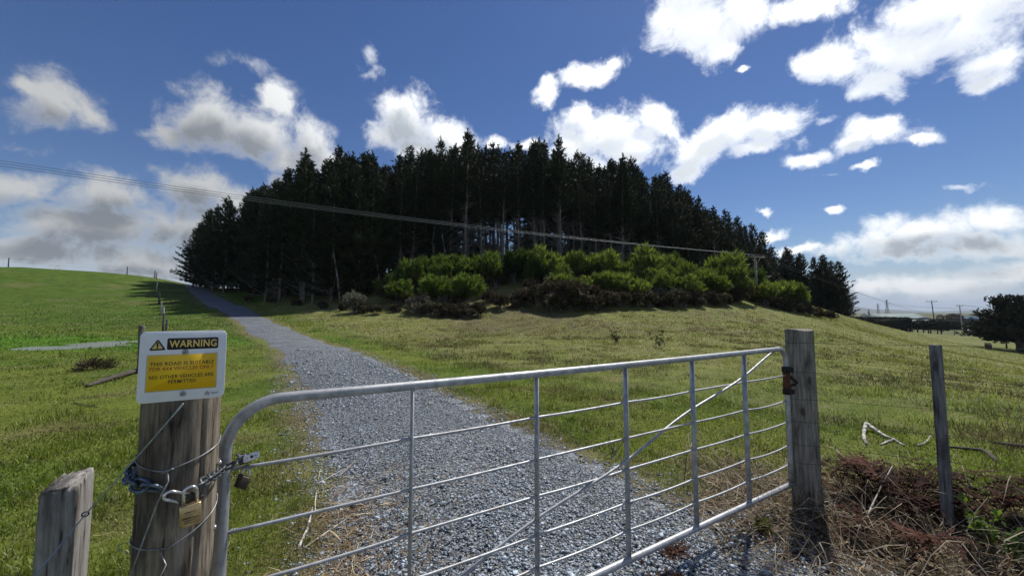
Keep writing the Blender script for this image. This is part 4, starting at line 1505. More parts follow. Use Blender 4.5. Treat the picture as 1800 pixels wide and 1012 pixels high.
# angle towards the camera seen from the post, then left (+) and right (-) of it around the post
AC = math.degrees(math.atan2(-SP[1], -SP[0]))
zc = P(240, 840, 1.0)[2]
chain('heavy_chain', [around(AC - d, zc + .012 - .030 * k, .009) for k, d in enumerate(np.linspace(98, 20, 7) * 1.0)][0:1] + [around(AC - d, z, .010) for d, z in zip(np.linspace(118, 20, 12), np.linspace(zc + .022, P(300, 858, .96)[2], 12))],
      .030, .044, .027, .0046, M['chain'], 'heavy blue grey chain wrapped round the sign post')
pa = P(352, 850, .955)
chain('light_chain', [pa, P(372, 838, 1.02), P(392, 824, 1.145), P(412, 815, 1.155), P(428, 805, 1.20), P(420, 800, 1.24)], .026, .037, .021, .0033, M['chain_dull'], 'thinner dull chain running from the brass padlock round the gate tube')


def padlock(c, ax, ay, az, w, h, d, sh, sr, body_mat, label, end_mat=None, engraved=False):
    """c = centre of the body; ax right, ay up (towards the shackle), az towards the viewer"""
    ax, ay, az = nrm(ax), nrm(ay), nrm(az)
    th = thing('padlock', c - ay * h / 2, label, 'padlock', 'padlocks at the latch')
    mb = MB(); add_prism(mb, rrect(w, d, d * .32, 4), c - ay * h / 2, ax, az, ay, h, .0014); body = obj('body', mb, body_mat, th, True)
    mb = MB(); k = w * .30
    p = [c + ax * -k + ay * (h / 2 - .004)] + [c + ax * -k + ay * (h / 2 + sh - k)] + [c + ay * (h / 2 + sh - k) + ax * (-k * math.cos(a)) + ay * (k * math.sin(a)) for a in np.linspace(0, math.pi, 11)[1:-1]] + [c + ax * k + ay * (h / 2 + sh - k), c + ax * k + ay * (h / 2 - .004)]
    add_tube(mb, p, sr, 10); obj('shackle', mb, M['chrome'], th, True)
    if engraved:
        for q, ww in ((.18, .5), (-.08, .72), (-.20, .5), (-.30, .58)):
            mb = MB(); add_box(mb, c + ay * h * q + az * (d / 2 + .0001), (w * ww, .0022 if q != -.08 else .0045, .0005), (ax, ay, az)); obj('engraving', mb, M['brass_mark'], body)
    if end_mat:
        mb = MB(); add_prism(mb, rrect(w * 1.2, d * 1.3, d * .40, 4), c - ay * (h / 2 + .003), ax, az, ay, .004, .0008); e = obj('end_plate', mb, end_mat, body, True)
        mb = MB(); a = np.linspace(0, 6.283, 14, endpoint=False); r = np.c_[np.cos(a), np.sin(a)]
        add_loft(mb, [c - ay * (h / 2 + .0034 + q) + .0042 * (r[:, :1] * ax + r[:, 1:] * az) for q in (0, .0006)]); obj('keyhole', mb, M['black'], body)
        for sgn_ in (-1, 1):
            mb = MB(); add_loft(mb, [c + ax * sgn_ * w * .3 - ay * (h / 2 + .0034 + q) + .0014 * (r[:, :1] * ax + r[:, 1:] * az) for q in (0, .0005)]); obj('rivet', mb, M['black'], body)
    return th


toC = nrm((-SP[0], -SP[1], 0)); rtC = np.array([-toC[1], toC[0], 0])
if rtC[0] < 0: rtC = -rtC
bl = P(335, 903, .925)
padlock(bl, rtC + UP * .06, UP - rtC * .05, toC, .041, .050, .017, .040, .0034, M['brass'], 'brass padlock hanging in front of the sign post', engraved=True)
dk = P(338, 878, .962)
padlock(dk, nrm(UP * .75 + rtC * .55), nrm(-rtC * .8 + UP * .45), toC, .034, .030, .016, .044, .0034, M['brass_dark'], 'dark padlock lying sideways behind the brass padlock')
g4 = P(426, 846, 1.20)
padlock(g4, nrm(rtC * .8 - UP * .42 + toC * .3), nrm(UP * .8 + rtC * .3 - toC * .2), toC, .036, .034, .017, .020, .0034, M['brass_dark'], 'tarnished padlock hanging tilted behind the gate tube')
g5 = P(437, 806, 1.205)
padlock(g5, nrm(rtC * .9 + UP * .15), nrm(-toC * .85 - rtC * .2 - UP * .45), UP, .036, .045, .018, .018, .0034, M['brass_dark'], 'padlock above the top thin gate rail with a pale end plate facing out', M['lock_end'])


def wire(name, pts, r, mat, label, group=None, sides=6, cat='wire'):
    mb = MB(); add_tube(mb, pts, r, sides)
    o = obj(name, mb, mat, origin=np.asarray(pts[0]), smooth=True)
    return tag(o, label, cat, group)


def sag(a, b, n, d):
    a, b = np.asarray(a), np.asarray(b)
    return [a + (b - a) * t - np.array([0, 0, d * 4 * t * (1 - t)]) for t in np.linspace(0, 1, n)]


wt0 = P(322, 709, .945); wmid = P(150, 903, .985); wend = P(40, 1036, .80)
wire('fence_wire', sag(wt0, wmid, 8, .004) + sag(wmid, wend, 5, .002)[1:], .0019, M['wire_blue'], 'bright straight wire running from under the sign down past the split post', 'fence wires at the sign post')
tie = [around(AC - d, wt0[2] + .004 * math.sin(d * .1), .0015) for d in np.linspace(-30, 30, 14)]
wire('tie_wire', [wt0 + np.array([.012, -.004, .006 * k]) * .3 * k for k in range(1)] + [wt0, *[wt0 + .010 * (rtC * math.cos(a) + UP * math.sin(a)) - rtC * .004 for a in np.linspace(0, 6.0, 14)], P(352, 702, .99)], .0012, M['wire_blue'], 'small bright twist of wire under the bottom edge of the sign', 'tie wires')
zk = P(305, 829, .965)[2]
wire('tie_wire', [around(AC - d, z, .002) for d, z in zip(np.linspace(120, -100, 40), np.r_[np.linspace(zk + .035, zk, 18), np.linspace(zk, zk + .045, 22)])], .0015, M['wire'], 'upper rusty grey wire bound round the sign post above the chain', 'tie wires')
z2 = P(300, 965, .965)[2]
wire('tie_wire', [around(AC - d, z, .002) for d, z in zip(np.linspace(130, -110, 40), np.r_[np.linspace(z2 + .012, z2 - .003, 20), np.linspace(z2 - .003, z2 + .075, 20)])], .0015, M['wire'], 'lower wire bound round the sign post near the bottom of the picture', 'tie wires')
k0 = around(AC - 14, zk, .003)
tw = [k0 + .0035 * np.array([math.cos(a), math.sin(a), 0]) + np.array([.028, .0, .012]) * (t - .5) for t, a in zip(np.linspace(0, 1, 30), np.linspace(0, 30, 30))]
wire('tie_wire', tw, .0012, M['wire'], 'tight twist in the upper wire on the front of the sign post', 'tie wires')
wire('fence_wire', [k0, P(296, 845, .945), P(278, 880, .94), P(252, 948, .93), P(215, 1050, .90)], .0017, M['wire'], 'middle wire falling from the chain to the lower edge left of the post', 'fence wires at the sign post')
k1 = around(AC - 20, z2, .003)
wire('fence_wire', [k1, P(292, 992, .94), P(268, 1040, .91)], .0015, M['wire'], 'lowest wire tail leaving the sign post at the bottom edge', 'fence wires at the sign post')
wire('loose_wire', [around(AC - 100, z2 + .0, .002), P(228, 972, 1.0), P(208, 966, 1.0), P(207, 958, 1.01), P(222, 952, 1.03)], .0011, M['wire'], 'short curled end of loose wire left of the sign post', 'tie wires')
for px, py, lab in ((386, 812, 'small pale insulator bolt on the right flank of the sign post, by the chain'), (377, 925, 'small pale staple bolt on the right flank of the sign post, lower down')):
    c = P(px, py, 1.09); mb = MB(); a = np.linspace(0, 6.283, 12, endpoint=False); r = np.c_[np.cos(a), np.sin(a)]
    add_loft(mb, [c + toC * h + q * (r[:, :1] * rtC + r[:, 1:] * UP) for q, h in ((.004, -.03), (.004, 0), (.0055, .001), (.0055, .005), (.002, .007))])
    tag(obj('staple_bolt', mb, M['chrome'], origin=c, smooth=True), lab, 'bolt')
mb = MB(); closed_tube(mb, [wmid + .006 * (rtC * math.cos(a) + UP * math.sin(a)) for a in np.linspace(0, 6.283, 12, endpoint=False)], .0016)
tag(obj('wire_staple', mb, M['dark_iron'], origin=wmid, smooth=True), 'dark staple holding the bright wire to the split post', 'staple')

# right fence wires: from the right strainer past the batten and on
names = ['top', 'second', 'third', 'fourth', 'fifth', 'lowest']
for nme, py in zip(names, (603, 655, 703, 743, 784, 816)):
    z = P(1411, py, 2.93)[2]
    fr = STR + np.array([-.085, -.055]); 
    A = np.r_[STR + nrm(np.array([-STR[0], -STR[1]])) * .097, z]
    ang0 = math.atan2(-STR[1], -STR[0])
    wrap = [np.r_[STR + .0965 * np.array([math.cos(ang0 + d), math.sin(ang0 + d)]), z + .004 * math.sin(3 * d)] for d in np.linspace(-1.3, .75, 14)]
    B = np.r_[bc[:2] + np.array([-.035, -.018]), z + .012]
    far_ = B + (B - np.r_[STR, z]) * 5.2; far_[2] = z - .02
    wire('fence_wire', wrap + sag(wrap[-1], B, 6, .003)[1:] + sag(B, far_, 10, .01)[1:], .0016, M['wire_dark'], f'{nme} thin dark wire of the fence right of the gate', 'wires of the right fence', 5)

# ------------------------------------------------------------------ power line over the paddock
PB = P(1331, 536, 47); PB = gp(PB[0], 47.0)
PTOP = P(1331, 452, 47)[2]
pole = thing('power_pole', PB, 'timber power pole with crossarm standing in the scrub on the hill shoulder', 'power pole')
mb = MB(); add_tube(mb, [PB - (0, 0, .5), PB * .5 + np.r_[PB[:2], PTOP] * .5, np.r_[PB[:2], PTOP + .1]], [.17, .15, .12], 12); obj('pole', mb, M['pole_grey'], pole, True)
mb = MB(); add_tube(mb, [np.r_[PB[:2], PTOP - 2.15], np.r_[PB[:2], PTOP - 1.75]], .158, 12); obj('pole_band', mb, M['concrete'], pole, True)
AX = nrm((.93, .36, 0))
mb = MB(); add_box(mb, np.r_[PB[:2], PTOP] + nrm((.36, -.93, 0)) * .16, (3.0, .10, .13), (AX, nrm((-.36, .93, 0)), UP)); obj('crossarm', mb, M['pole_grey'], pole)
for s in (-1, 1):
    mb = MB(); add_tube(mb, [np.r_[PB[:2], PTOP - .9] + AX * s * .12 - (0, .12, 0), np.r_[PB[:2], PTOP - .05] + AX * s * .85 - (0, .14, 0)], .03, 6); obj('arm_brace', mb, M['pole_grey'], pole)
ins = []
for s in (-1.4, -.55, 1.4):
    c = np.r_[PB[:2], PTOP + .07] + AX * s + nrm((.36, -.93, 0)) * .16
    mb = MB(); add_tube(mb, [c, c + (0, 0, .08), c + (0, 0, .12), c + (0, 0, .2)], [.03, .06, .045, .05], 8); obj('insulator', mb, M['concrete'], pole, True)
    ins.append(c + np.array([0, 0, .2]))
for k, (c, yl, lab) in enumerate(zip(ins, (296, 291, 286), ('lowest', 'middle', 'highest'))):
    e = P(-120, yl - 22, 30 + k * .5)
    wire('power_line', sag(c, e, 26, .75), .02, M['wire'], f'{lab} of the three power lines crossing in front of the pines', 'power lines left of the pole', 5, 'power line')
for k, c in enumerate(ins):
    e = P(1700, 560 + k * 3, 190)
    wire('power_line', sag(c, e, 26, 2.0), .010, M['wire_dark'], f'{("nearest", "middle", "farthest")[k]} power line running from the pole down to the farm', 'power lines right of the pole', 5, 'power line')

# ------------------------------------------------------------------ fences in the left paddock
def far_post(px, py_top, Y, label, h=None, r=.055, mat='wood_far', lean=(0, 0), group='posts of the left paddock fence'):
    t = P(px, py_top, Y); b = gp(t[0], Y)
    h = (t[2] - b[2]) if h is None else h
    top = b + np.array([lean[0], lean[1], max(h, .5)])
    mb = MB(); add_tube(mb, [b - (0, 0, .3), b * .5 + top * .5, top - (0, 0, .02), top], [r * 1.08, r, r * .97, r * .8], 8)
    o = obj('fence_post', mb, M[mat], origin=b, smooth=True); tag(o, label, 'post', group)
    return top
fp = [far_post(252, 583, 9.0, 'nearest dark fence post half hidden behind the sign', 1.15, .06, 'wood_far', (-.05, 0)),
      far_post(292, 562, 19, 'dark leaning fence post just above the sign', 1.1, .05, 'wood_far', (.06, 0)),
      far_post(288, 556, 23, 'dark fence post second above the sign', 1.15, .055),
      far_post(288, 540, 29, 'white topped fence post on the left slope, lower one', 1.15, .05, 'wood_white'),
      far_post(285, 523, 35, 'white fence post on the left slope, upper one', 1.2, .05, 'wood_white'),
      far_post(281, 508, 42, 'thick black fence post midway up the left slope', 1.2, .085, 'pole_wood'),
      far_post(277, 487, 50, 'pale fence post near the top of the left slope', 1.2, .05, 'wood_white')]
fp.append(far_post(273, 473, 59.5, 'fence post on the skyline where the bank falls to the track', 1.2, .07, 'wood_far'))
far_post(276, 476, 58.5, 'second post beside the skyline corner post', 1.1, .05, 'wood_far')
sk = [fp[-1], far_post(224, 470, 57.8, 'lone fence post on the skyline left of the corner post', 1.2, .06, 'wood_far'), far_post(16, 452, 52.5, 'lone fence post at the far left of the skyline', 1.35, .06, 'wood_far')]
for nme, dz in (('upper', -.12), ('lower', -.55)):
    wire('paddock_wire', np.concatenate([np.array(sag(fp[i] + (0, 0, dz), fp[i + 1] + (0, 0, dz), 4, .02)) for i in range(len(fp) - 1)]), .006, M['wire_dark'], f'{nme} wire of the fence climbing the left slope', 'wires of the left paddock fence', 4)
    wire('paddock_wire', np.concatenate([np.array(sag(sk[i] + (0, 0, dz), sk[i + 1] + (0, 0, dz), 10, .02)) for i in range(2)]), .005, M['wire_dark'], f'{nme} wire of the fence along the left skyline', 'wires of the left paddock fence', 4)
# hurdle on the skyline
h0, h1 = P(98, 466, 56), P(105, 466, 56)
hr = thing('hurdle', gp(h0[0], 56), 'small pale frame standing on the left skyline', 'frame')
for q in (h0, h1):
    b = gp(q[0], 56); mb = MB(); add_tube(mb, [b - (0, 0, .2), b + (0, 0, .62)], .025, 6); obj('leg', mb, M['wood_white'], hr)
a_, b_ = gp(h0[0], 56, .6), gp(h1[0], 56, .6); mb = MB(); add_tube(mb, [a_, b_], .025, 6); obj('top_bar', mb, M['wood_white'], hr)

# ------------------------------------------------------------------ right: farm, hedges, poles, tree, cow
def leafy_block(mb, c, ax, ay, L, W, H, n, col, rng, size=.5, wob=.25, hole=None):
    """leaf faces over the surface of a clipped hedge, with a dark solid inside"""
    add_box(mb, c + UP * H * .48, (L * .97, W * .9, H * .93), (ax, ay, UP), col * .6)
    u = rng.uniform(-.5, .5, (n, 3)); f = rng.integers(0, 5, n)
    u[f == 0, 0] = -.5; u[f == 1, 0] = .5; u[f == 2, 1] = -.5; u[f == 3, 2] = .5; u[f == 4, 2] = .5
    u[rng.random(n) < .3, 1] = -.5
    p = c + u[:, :1] * L * ax + u[:, 1:2] * W * ay + (u[:, 2:] + .5) * H * UP + rng.normal(0, wob * .3, (n, 3))
    d = rng.normal(size=(n, 3)) * .6 + (u[:, :1] * ax + u[:, 1:2] * ay + u[:, 2:] * UP)
    shoots(mb, p, d, np.full(n, size), 4, size * .45, .7, np.tile(col, (n, 1)) * rng.uniform(.6, 1.3, (n, 1)), rng)


HCOL = np.array([.024, .032, .016])
def hedge(px0, px1, yb, yt, Y, W, label, col=HCOL, n=900, tilt=0.0, size=.55):
    a, b = P(px0, yb, Y), P(px1, yb, Y * (1 + tilt))
    a = gp(a[0], a[1]); b = gp(b[0], b[1])
    a[2] = min(a[2], b[2]); b[2] = a[2]
    H = (P(px0, yt, Y)[2] - a[2])
    ax = nrm(b - a); ay = np.array([-ax[1], ax[0], 0])
    mb = MB(); leafy_block(mb, (a + b) / 2 - (0, 0, .3), ax, ay, np.linalg.norm(b - a), W, H + .3, n, col, np.random.default_rng(int(px0)), size)
    o = obj('hedge', mb, M['hedge'], origin=(a + b) / 2); tag(o, label, 'hedge', 'clipped hedges round the farm')
    return o
hedge(1530, 1600, 577, 559, 150, 3.0, 'long dark clipped hedge in front of the farmhouse', tilt=-.07)
hedge(1636, 1735, 575, 562, 178, 2.5, 'long low dark hedge behind the concrete power pole')
hedge(1488, 1519, 566, 559, 165, 3, 'low hedge between the last pine and the farmhouse')
# clipped shelter block standing on bare trunks
A0, B0 = P(1613, 582, 138), P(1655, 582, 138); A0 = gp(A0[0], 138); B0 = gp(B0[0], 138)
HH = P(1613, 565, 138)[2] - A0[2]
sb = thing('clipped_tree_block', (A0 + B0) / 2, 'square clipped block of dark foliage raised on pale trunks', 'hedge', 'clipped hedges round the farm')
mb = MB(); leafy_block(mb, (A0 + B0) / 2 + UP * HH * .33, nrm(B0 - A0), np.array([0, 1.0, 0]), np.linalg.norm(B0 - A0), 4, HH * .67, 900, HCOL * 1.1, np.random.default_rng(5), .5); obj('foliage', mb, M['hedge'], sb)
for t in (.0, .25, .46, .55, .84, .99):
    b = A0 + (B0 - A0) * t; mb = MB(); add_tube(mb, [b - (0, 0, .3), b + (0, 0, HH * .5)], [.22, .16], 7); obj('trunk', mb, M['concrete'] if t in (.25, .84) else M['pole_wood'], sb, True)

# farmhouse
M['roof'] = simple('pale_green_roof', (.16, .215, .215), .75, 0, (.13, .18, .18), .6)
M['wall'] = simple('pale_wall', (.55, .55, .56), .8, 0, (.48, .48, .5), .5)
M['glass'] = simple('dark_glass', (.02, .022, .025), .1)
M['trim'] = simple('white_trim', (.7, .7, .7), .6)
hy = 190.0
hA, hB = P(1538, 565, hy), P(1634, 565, hy)
zg = gp(hA[0], hy)[2]
ze, zr_ = P(1540, 560, hy)[2], P(1540, 551, hy)[2]
house = thing('farmhouse', (hA[0] * .5 + hB[0] * .5, hy, zg), 'long low farmhouse with pale green gabled roof behind the hedge', 'house')
def hbox(name, x0, x1, y0, y1, z0, z1, mat, par=house):
    mb = MB(); add_box(mb, ((x0 + x1) / 2, (y0 + y1) / 2, (z0 + z1) / 2), (x1 - x0, y1 - y0, z1 - z0)); return obj(name, mb, mat, par)
wall = hbox('wall', hA[0], hB[0], hy, hy + 9, zg - .5, ze, M['wall'])
mb = MB(); mb.add([(hA[0] - .05, hy, ze), (hA[0] - .05, hy + 9, ze), (hA[0] - .05, hy + 4.5, zr_ - .15), (hA[0] + .3, hy, ze), (hA[0] + .3, hy + 9, ze), (hA[0] + .3, hy + 4.5, zr_ - .15)], [(0, 2, 1), (3, 4, 5), (0, 3, 5, 2), (1, 2, 5, 4), (0, 1, 4, 3)]); obj('gable', mb, M['trim'], house)
mb = MB()
for s, ya in ((0, hy - .7), (1, hy + 9.7)):
    y2 = hy + 4.5
    n0 = [(hA[0] - .8, ya, ze - .15), (hB[0] + .6, ya, ze - .15), (hB[0] - 2.5, y2, zr_), (hA[0] - .8, y2, zr_)]
    V = n0 + [(x, y, z - .2) for x, y, z in n0]
    mb.add(V, [(0, 1, 2, 3), (4, 7, 6, 5), (0, 4, 5, 1), (1, 5, 6, 2), (2, 6, 7, 3), (3, 7, 4, 0)])
mb.add([(hB[0] + .6, hy - .7, ze - .14), (hB[0] + .6, hy + 9.7, ze - .14), (hB[0] - 2.5, hy + 4.5, zr_ + .01)], [(0, 1, 2)])
roof = obj('roof', mb, M['roof'], house)
hbox('chimney', hA[0] + 1.0, hA[0] + 1.5, hy + 4, hy + 4.6, zr_ - .3, zr_ + 2.4, M['wall'], roof)
for x0, w in ((hA[0] + 6, 1.2), (hA[0] + 15, 1.2), (hA[0] + 20, 2.2)):
    f = hbox('window', x0, x0 + w, hy - .06, hy + .05, ze - 1.4, ze - .35, M['trim']); hbox('pane', x0 + .1, x0 + w - .1, hy - .09, hy - .055, ze - 1.3, ze - .45, M['glass'], f)
gx0 = P(1612, 560, hy - 4)[0]
gw = hbox('garage_wall', gx0, gx0 + 6.5, hy - 5, hy - .1, zg - .5, ze - .3, M['wall'])
mb = MB(); mb.add([(gx0 - .4, hy - 5.4, ze - .35), (gx0 + 6.9, hy - 5.4, ze - .35), (gx0 + 3.2, hy - 5.4, ze + 1.0), (gx0 - .4, hy + 2, ze - .35), (gx0 + 6.9, hy + 2, ze - .35), (gx0 + 3.2, hy + 2, ze + 1.0)], [(0, 1, 2), (3, 5, 4), (0, 2, 5, 3), (1, 4, 5, 2), (0, 3, 4, 1)]); obj('garage_roof', mb, M['roof'], house)
hbox('garage_door', gx0 + .6, gx0 + 4.2, hy - 5.08, hy - 4.95, zg, ze - 1.0, M['glass'])
# stone pile / cart by the hedge end
sh_ = ground_at(1522, 568, 60, 200)
shed = thing('farm_trailer', gp(sh_[0], 160), 'small pale trailer by the end of the hedge', 'trailer')
mb = MB(); add_box(mb, gp(sh_[0], 160, 1.2), (3.2, 2, 1.1)); obj('tray', mb, M['wall'], shed)
for dx in (-.9, .9):
    mb = MB(); add_tube(mb, [gp(sh_[0] + dx, 158.9, .38), gp(sh_[0] + dx, 161.1, .38)], .42, 12); obj('wheel', mb, M['black'], shed)

# power poles by the farm
def small_pole(px, yb, yt, Y, arm, mat, label, lean=0.0):
    b = P(px, yb, Y); b = gp(b[0], Y); top = np.r_[b[:2] + (lean, 0), P(px, yt, Y)[2]]
    t = thing('power_pole', b, label, 'power pole', 'power poles by the farm')
    mb = MB(); add_tube(mb, [b - (0, 0, .5), top], [.24, .17], 8); obj('pole', mb, M[mat], t, True)
    mb = MB(); add_box(mb, top - (0, 0, .25), (arm, .14, .18)); obj('crossarm', mb, M['pole_wood'], t)
    out = []
    for s in (-.46, 0, .46):
        c = top + np.array([s * arm, 0, -.1]); mb = MB(); add_tube(mb, [c, c + (0, 0, .15), c + (0, 0, .4)], [.07, .13, .1], 6); obj('insulator', mb, M['concrete'], t); out.append(c + (0, 0, .4))
    return out
i1 = small_pole(1644, 575, 529, 185, 5.4, 'pole_wood', 'dark power pole with a wide crossarm behind the farm hedge', -.9)
i2 = small_pole(1692, 576, 537, 165, 2.8, 'concrete', 'pale concrete power pole on the lawn beside the long hedge', -.6)
for k in range(3):
    wire('power_line', sag(i2[k], P(1900, 545 + 2 * k, 150), 10, .8), .025, M['wire_dark'], f'{("left", "middle", "right")[k]} thin line leaving the concrete pole to the right', 'lines by the farm', 4, 'power line')

# transmission towers
M['pylon'] = simple('pylon_steel', (.20, .19, .20), .7, .3)
def pylon(px, yt, Y, label, wx=1.0):
    b = P(px, 552, Y); b = np.array([b[0], Y, -7.0]); H = P(px, yt, Y)[2] + 7
    t = thing('transmission_tower', b, label, 'pylon', 'lattice pylons on the plain')
    mb = MB(); w0, w1 = H * .10, H * .022
    cs = [(-1, -1), (1, -1), (1, 1), (-1, 1)]
    def lv_(z): 
        f = min(1, z / (H * .62)); w = w0 + (w1 - w0) * f
        return [b + np.array([sx * w, sy * w, z]) for sx, sy in cs]
    zs = np.linspace(0, H, 10); r = .48
    for i in range(9):
        a, c = lv_(zs[i]), lv_(zs[i + 1])
        for k in range(4):
            add_tube(mb, [a[k], c[k]], r, 4, False); add_tube(mb, [a[k], c[(k + 1) % 4]], r * .7, 4, False); add_tube(mb, [c[k], c[(k + 1) % 4]], r * .7, 4, False)
    o = obj('lattice', mb, M['pylon'], t)
    tips = []
    for z, w in ((H * .66, .16), (H * .80, .19), (H * .98, .10)):
        mb = MB(); L = H * w * wx
        for s in (-1, 1):
            add_tube(mb, [b + (0, 0, z + H * .02), b + (s * L, 0, z)], r * .8, 4, False); add_tube(mb, [b + (0, 0, z - H * .03), b + (s * L, 0, z)], r * .8, 4, False)
            tips.append(b + np.array([s * L, 0, z - 1.5]))
        obj('crossarm', mb, M['pylon'], t)
    return tips
t2 = pylon(1560, 527, 1150, 'nearer taller lattice pylon above the farmhouse roof')
t1 = pylon(1544, 534, 1500, 'farther smaller lattice pylon above the farmhouse roof')
for k in (0, 1, 2, 3):
    wire('transmission_line', sag(t2[k], P(1900, 536 + 4 * k, 900), 16, 8), .10, M['wire_dark'], f'transmission line leaving the nearer pylon, {nth(k + 1)} from the bottom', 'transmission lines', 4, 'power line')

# fence across the right paddock: posts at photo columns
fpost = [(1797, 601, 78, 1.2), (1760, 596, 90, 1.2), (1733, 594, 96, 1.2), (1722, 590, 102, 1.3), (1717, 588, 108, 1.2), (1711, 584, 114, 1.2), (1703, 582, 122, 1.2), (1677, 579, 128, 1.2), (1597, 580, 118, 1.2)]
tops = []
for k, (px, yt, Y, h) in enumerate(fpost):
    t = P(px, yt, Y); b = gp(t[0], Y); tp = b + (0, 0, h); mb = MB(); add_tube(mb, [b - (0, 0, .3), tp], [.12, .10], 7)
    tag(obj('fence_post', mb, M['wood_far'], origin=b, smooth=True), f'grey post of the far right paddock fence, {nth(k + 1)} counting from the right edge', 'post', 'posts of the right paddock fence'); tops.append(tp)
for dz, nme in ((-.1, 'upper'), (-.6, 'lower')):
    wire('paddock_wire', [p + (0, 0, dz) for p in tops[:8]], .014, M['wire_dark'], f'{nme} wire of the far right paddock fence', 'wires of the right paddock fence', 4)
t = P(1769, 605, 74); b = gp(t[0], 74.0); mb = MB(); add_tube(mb, [b - (0, 0, .3), b + (0, 0, 1.3)], [.13, .12], 7); tag(obj('fence_post', mb, M['pole_wood'], origin=b), 'short thick black post between the cow and the big tree', 'post', 'posts of the right paddock fence')

# big dark tree at the right edge
def big_tree():
    b = P(1796, 617, 70); b = gp(b[0], 70.0)
    rng = np.random.default_rng(77)
    t = thing('spreading_tree', b, 'broad dark evergreen tree with a thick trunk at the right edge', 'tree')
    tr = MB(); add_tube(tr, [b - (0, 0, .4), b + (-.1, 0, 1.0), b + (-.5, 0, 2.3), b + (-.3, 0, 4.5)], [.75, .55, .5, .3], 10)
    limbs = []
    for i in range(74):
        a = rng.uniform(0, 6.28); z = rng.uniform(.6, 8.6)
        prof = 7.2 * math.sin(min(1, (z + 1.2) / 4.2) * math.pi / 2) * (1 - max(0, z - 3.0) / 8.2) ** .8
        L = prof * rng.uniform(.65, 1.08) + .5
        o = np.array([math.cos(a), math.sin(a), 0])
        s = b + np.array([-.4, 0, 1.2 + z * .45]); e = b + np.array([1.0, 0, 0]) + o * L + np.array([0, 0, 1.4 + z])
        m = s * .5 + e * .5 + np.array([0, 0, .3])
        add_tube(tr, [s, m, e], [.13, .08, .03], 5, False); limbs.append((s, m, e))
    obj('trunk', tr, M['pole_wood'], t, True)
    cr = MB(); B = []; D = []
    for s, m, e in limbs:
        n = 110; q = rng.uniform(.25, 1.0, n)[:, None]
        p = s * (1 - q) ** 2 + 2 * m * q * (1 - q) + e * q ** 2 + rng.normal(0, 1, (n, 3)) * np.array([.55, .55, .24])
        B.append(p); D.append(nrm(e - s) + rng.normal(0, .4, (n, 3)) + np.array([0, 0, .5]))
    B = np.concatenate(B); D = np.concatenate(D)
    shoots(cr, B, D, rng.uniform(.45, .85, len(B)), 7, .17, .6, np.tile(np.array([.022, .028, .015]), (len(B), 1)) * rng.uniform(.7, 1.3, (len(B), 1)), rng)
    obj('crown', cr, M['needle'], t)
big_tree()

# grazing black cow: one skinned body
cb = P(1738, 616.5, 66); cb = gp(cb[0], 66.0)
M['cow'] = simple('black_hide', (.010, .009, .008), .95, 0, (.02, .018, .016), 8)
cow_v = {'rump': ((.62, .0, 1.12), .30), 'hip': ((.35, 0, 1.10), .36), 'belly': ((-.1, 0, .98), .40), 'chest': ((-.55, 0, 1.02), .36), 'neck': ((-.85, 0, .92), .22), 'poll': ((-1.12, 0, .58), .15), 'muzzle': ((-1.22, .0, .22), .09),
         'tail': ((.80, 0, 1.05), .05), 'tail2': ((.86, 0, .5), .035)}
names_ = list(cow_v); verts = [np.array(cow_v[k][0]) for k in names_]; rads = [cow_v[k][1] for k in names_]
edges = [(0, 1), (1, 2), (2, 3), (3, 4), (4, 5), (5, 6), (0, 7), (7, 8)]
for root, xs in ((1, (.50, .60, .54, .56)), (3, (-.55, -.58, -.56, -.57))):
    for s in (-1, 1):
        i = len(verts)
        verts += [np.array([xs[0], s * .20, .78]), np.array([xs[1], s * .2, .48]), np.array([xs[2], s * .2, .2]), np.array([xs[3], s * .2, .03])]
        rads += [.17, .10, .065, .07]; edges += [(root, i), (i, i + 1), (i + 1, i + 2), (i + 2, i + 3)]
for s in (-1, 1):
    i = len(verts); verts += [np.array([-1.08, s * .2, .66])]; rads += [.05]; edges += [(5, i)]
me = bpy.data.meshes.new('cow')
me.from_pydata([tuple(v) for v in verts], edges, [])
cow = bpy.data.objects.new('cow', me); COL.objects.link(cow); cow.location = cb; cow.rotation_euler = (0, 0, math.radians(52)); cow.scale = (.88, .88, .88)
sk_ = cow.modifiers.new('skin', 'SKIN'); sk_.use_smooth_shade = True
me.skin_vertices[0].data[2].use_root = True
for i, r in enumerate(rads): me.skin_vertices[0].data[i].radius = (r, r)
ss = cow.modifiers.new('sub', 'SUBSURF'); ss.levels = 2; ss.render_levels = 2
me.materials.append(M['cow'])
tag(cow, 'black cow grazing in the right paddock near the big tree', 'cow')

# far plain: hills, tree clumps and a pale blue shed
def hills(name, Y, pts, depth, label):
    mb = MB(); pts = catmull(np.array(pts, float), 8)
    n = len(pts); fr = []; tp = []; bk = []
    for px, py in pts:
        d = ray(px, 548); x = d[0] / d[1] * Y
        z = P(px, py, Y)[2]
        fr.append((x * .93, Y - depth * .5, -8)); tp.append((x, Y, z + rr(-1, 1) * 2)); bk.append((x * 1.1, Y + depth, -8))
    V = np.array(fr + tp + bk); F = []
    for i in range(n - 1):
        F += [(i, i + 1, n + i + 1, n + i), (n + i, n + i + 1, 2 * n + i + 1, 2 * n + i)]
    mb.add(V, np.array(F)); o = obj(name, mb, M['hill'], smooth=True, kind='structure'); tag(o, label)
hills('far_hills', 5200, [(1250, 548), (1350, 545), (1440, 541), (1490, 538), (1500, 538), (1520, 541), (1540, 543.5), (1570, 544), (1600, 546), (1625, 547), (1650, 547.5), (1690, 546), (1720, 544.5), (1745, 544), (1790, 545), (1850, 543), (1950, 540), (2100, 545)], 1500, 'blue hazy range of hills on the horizon')
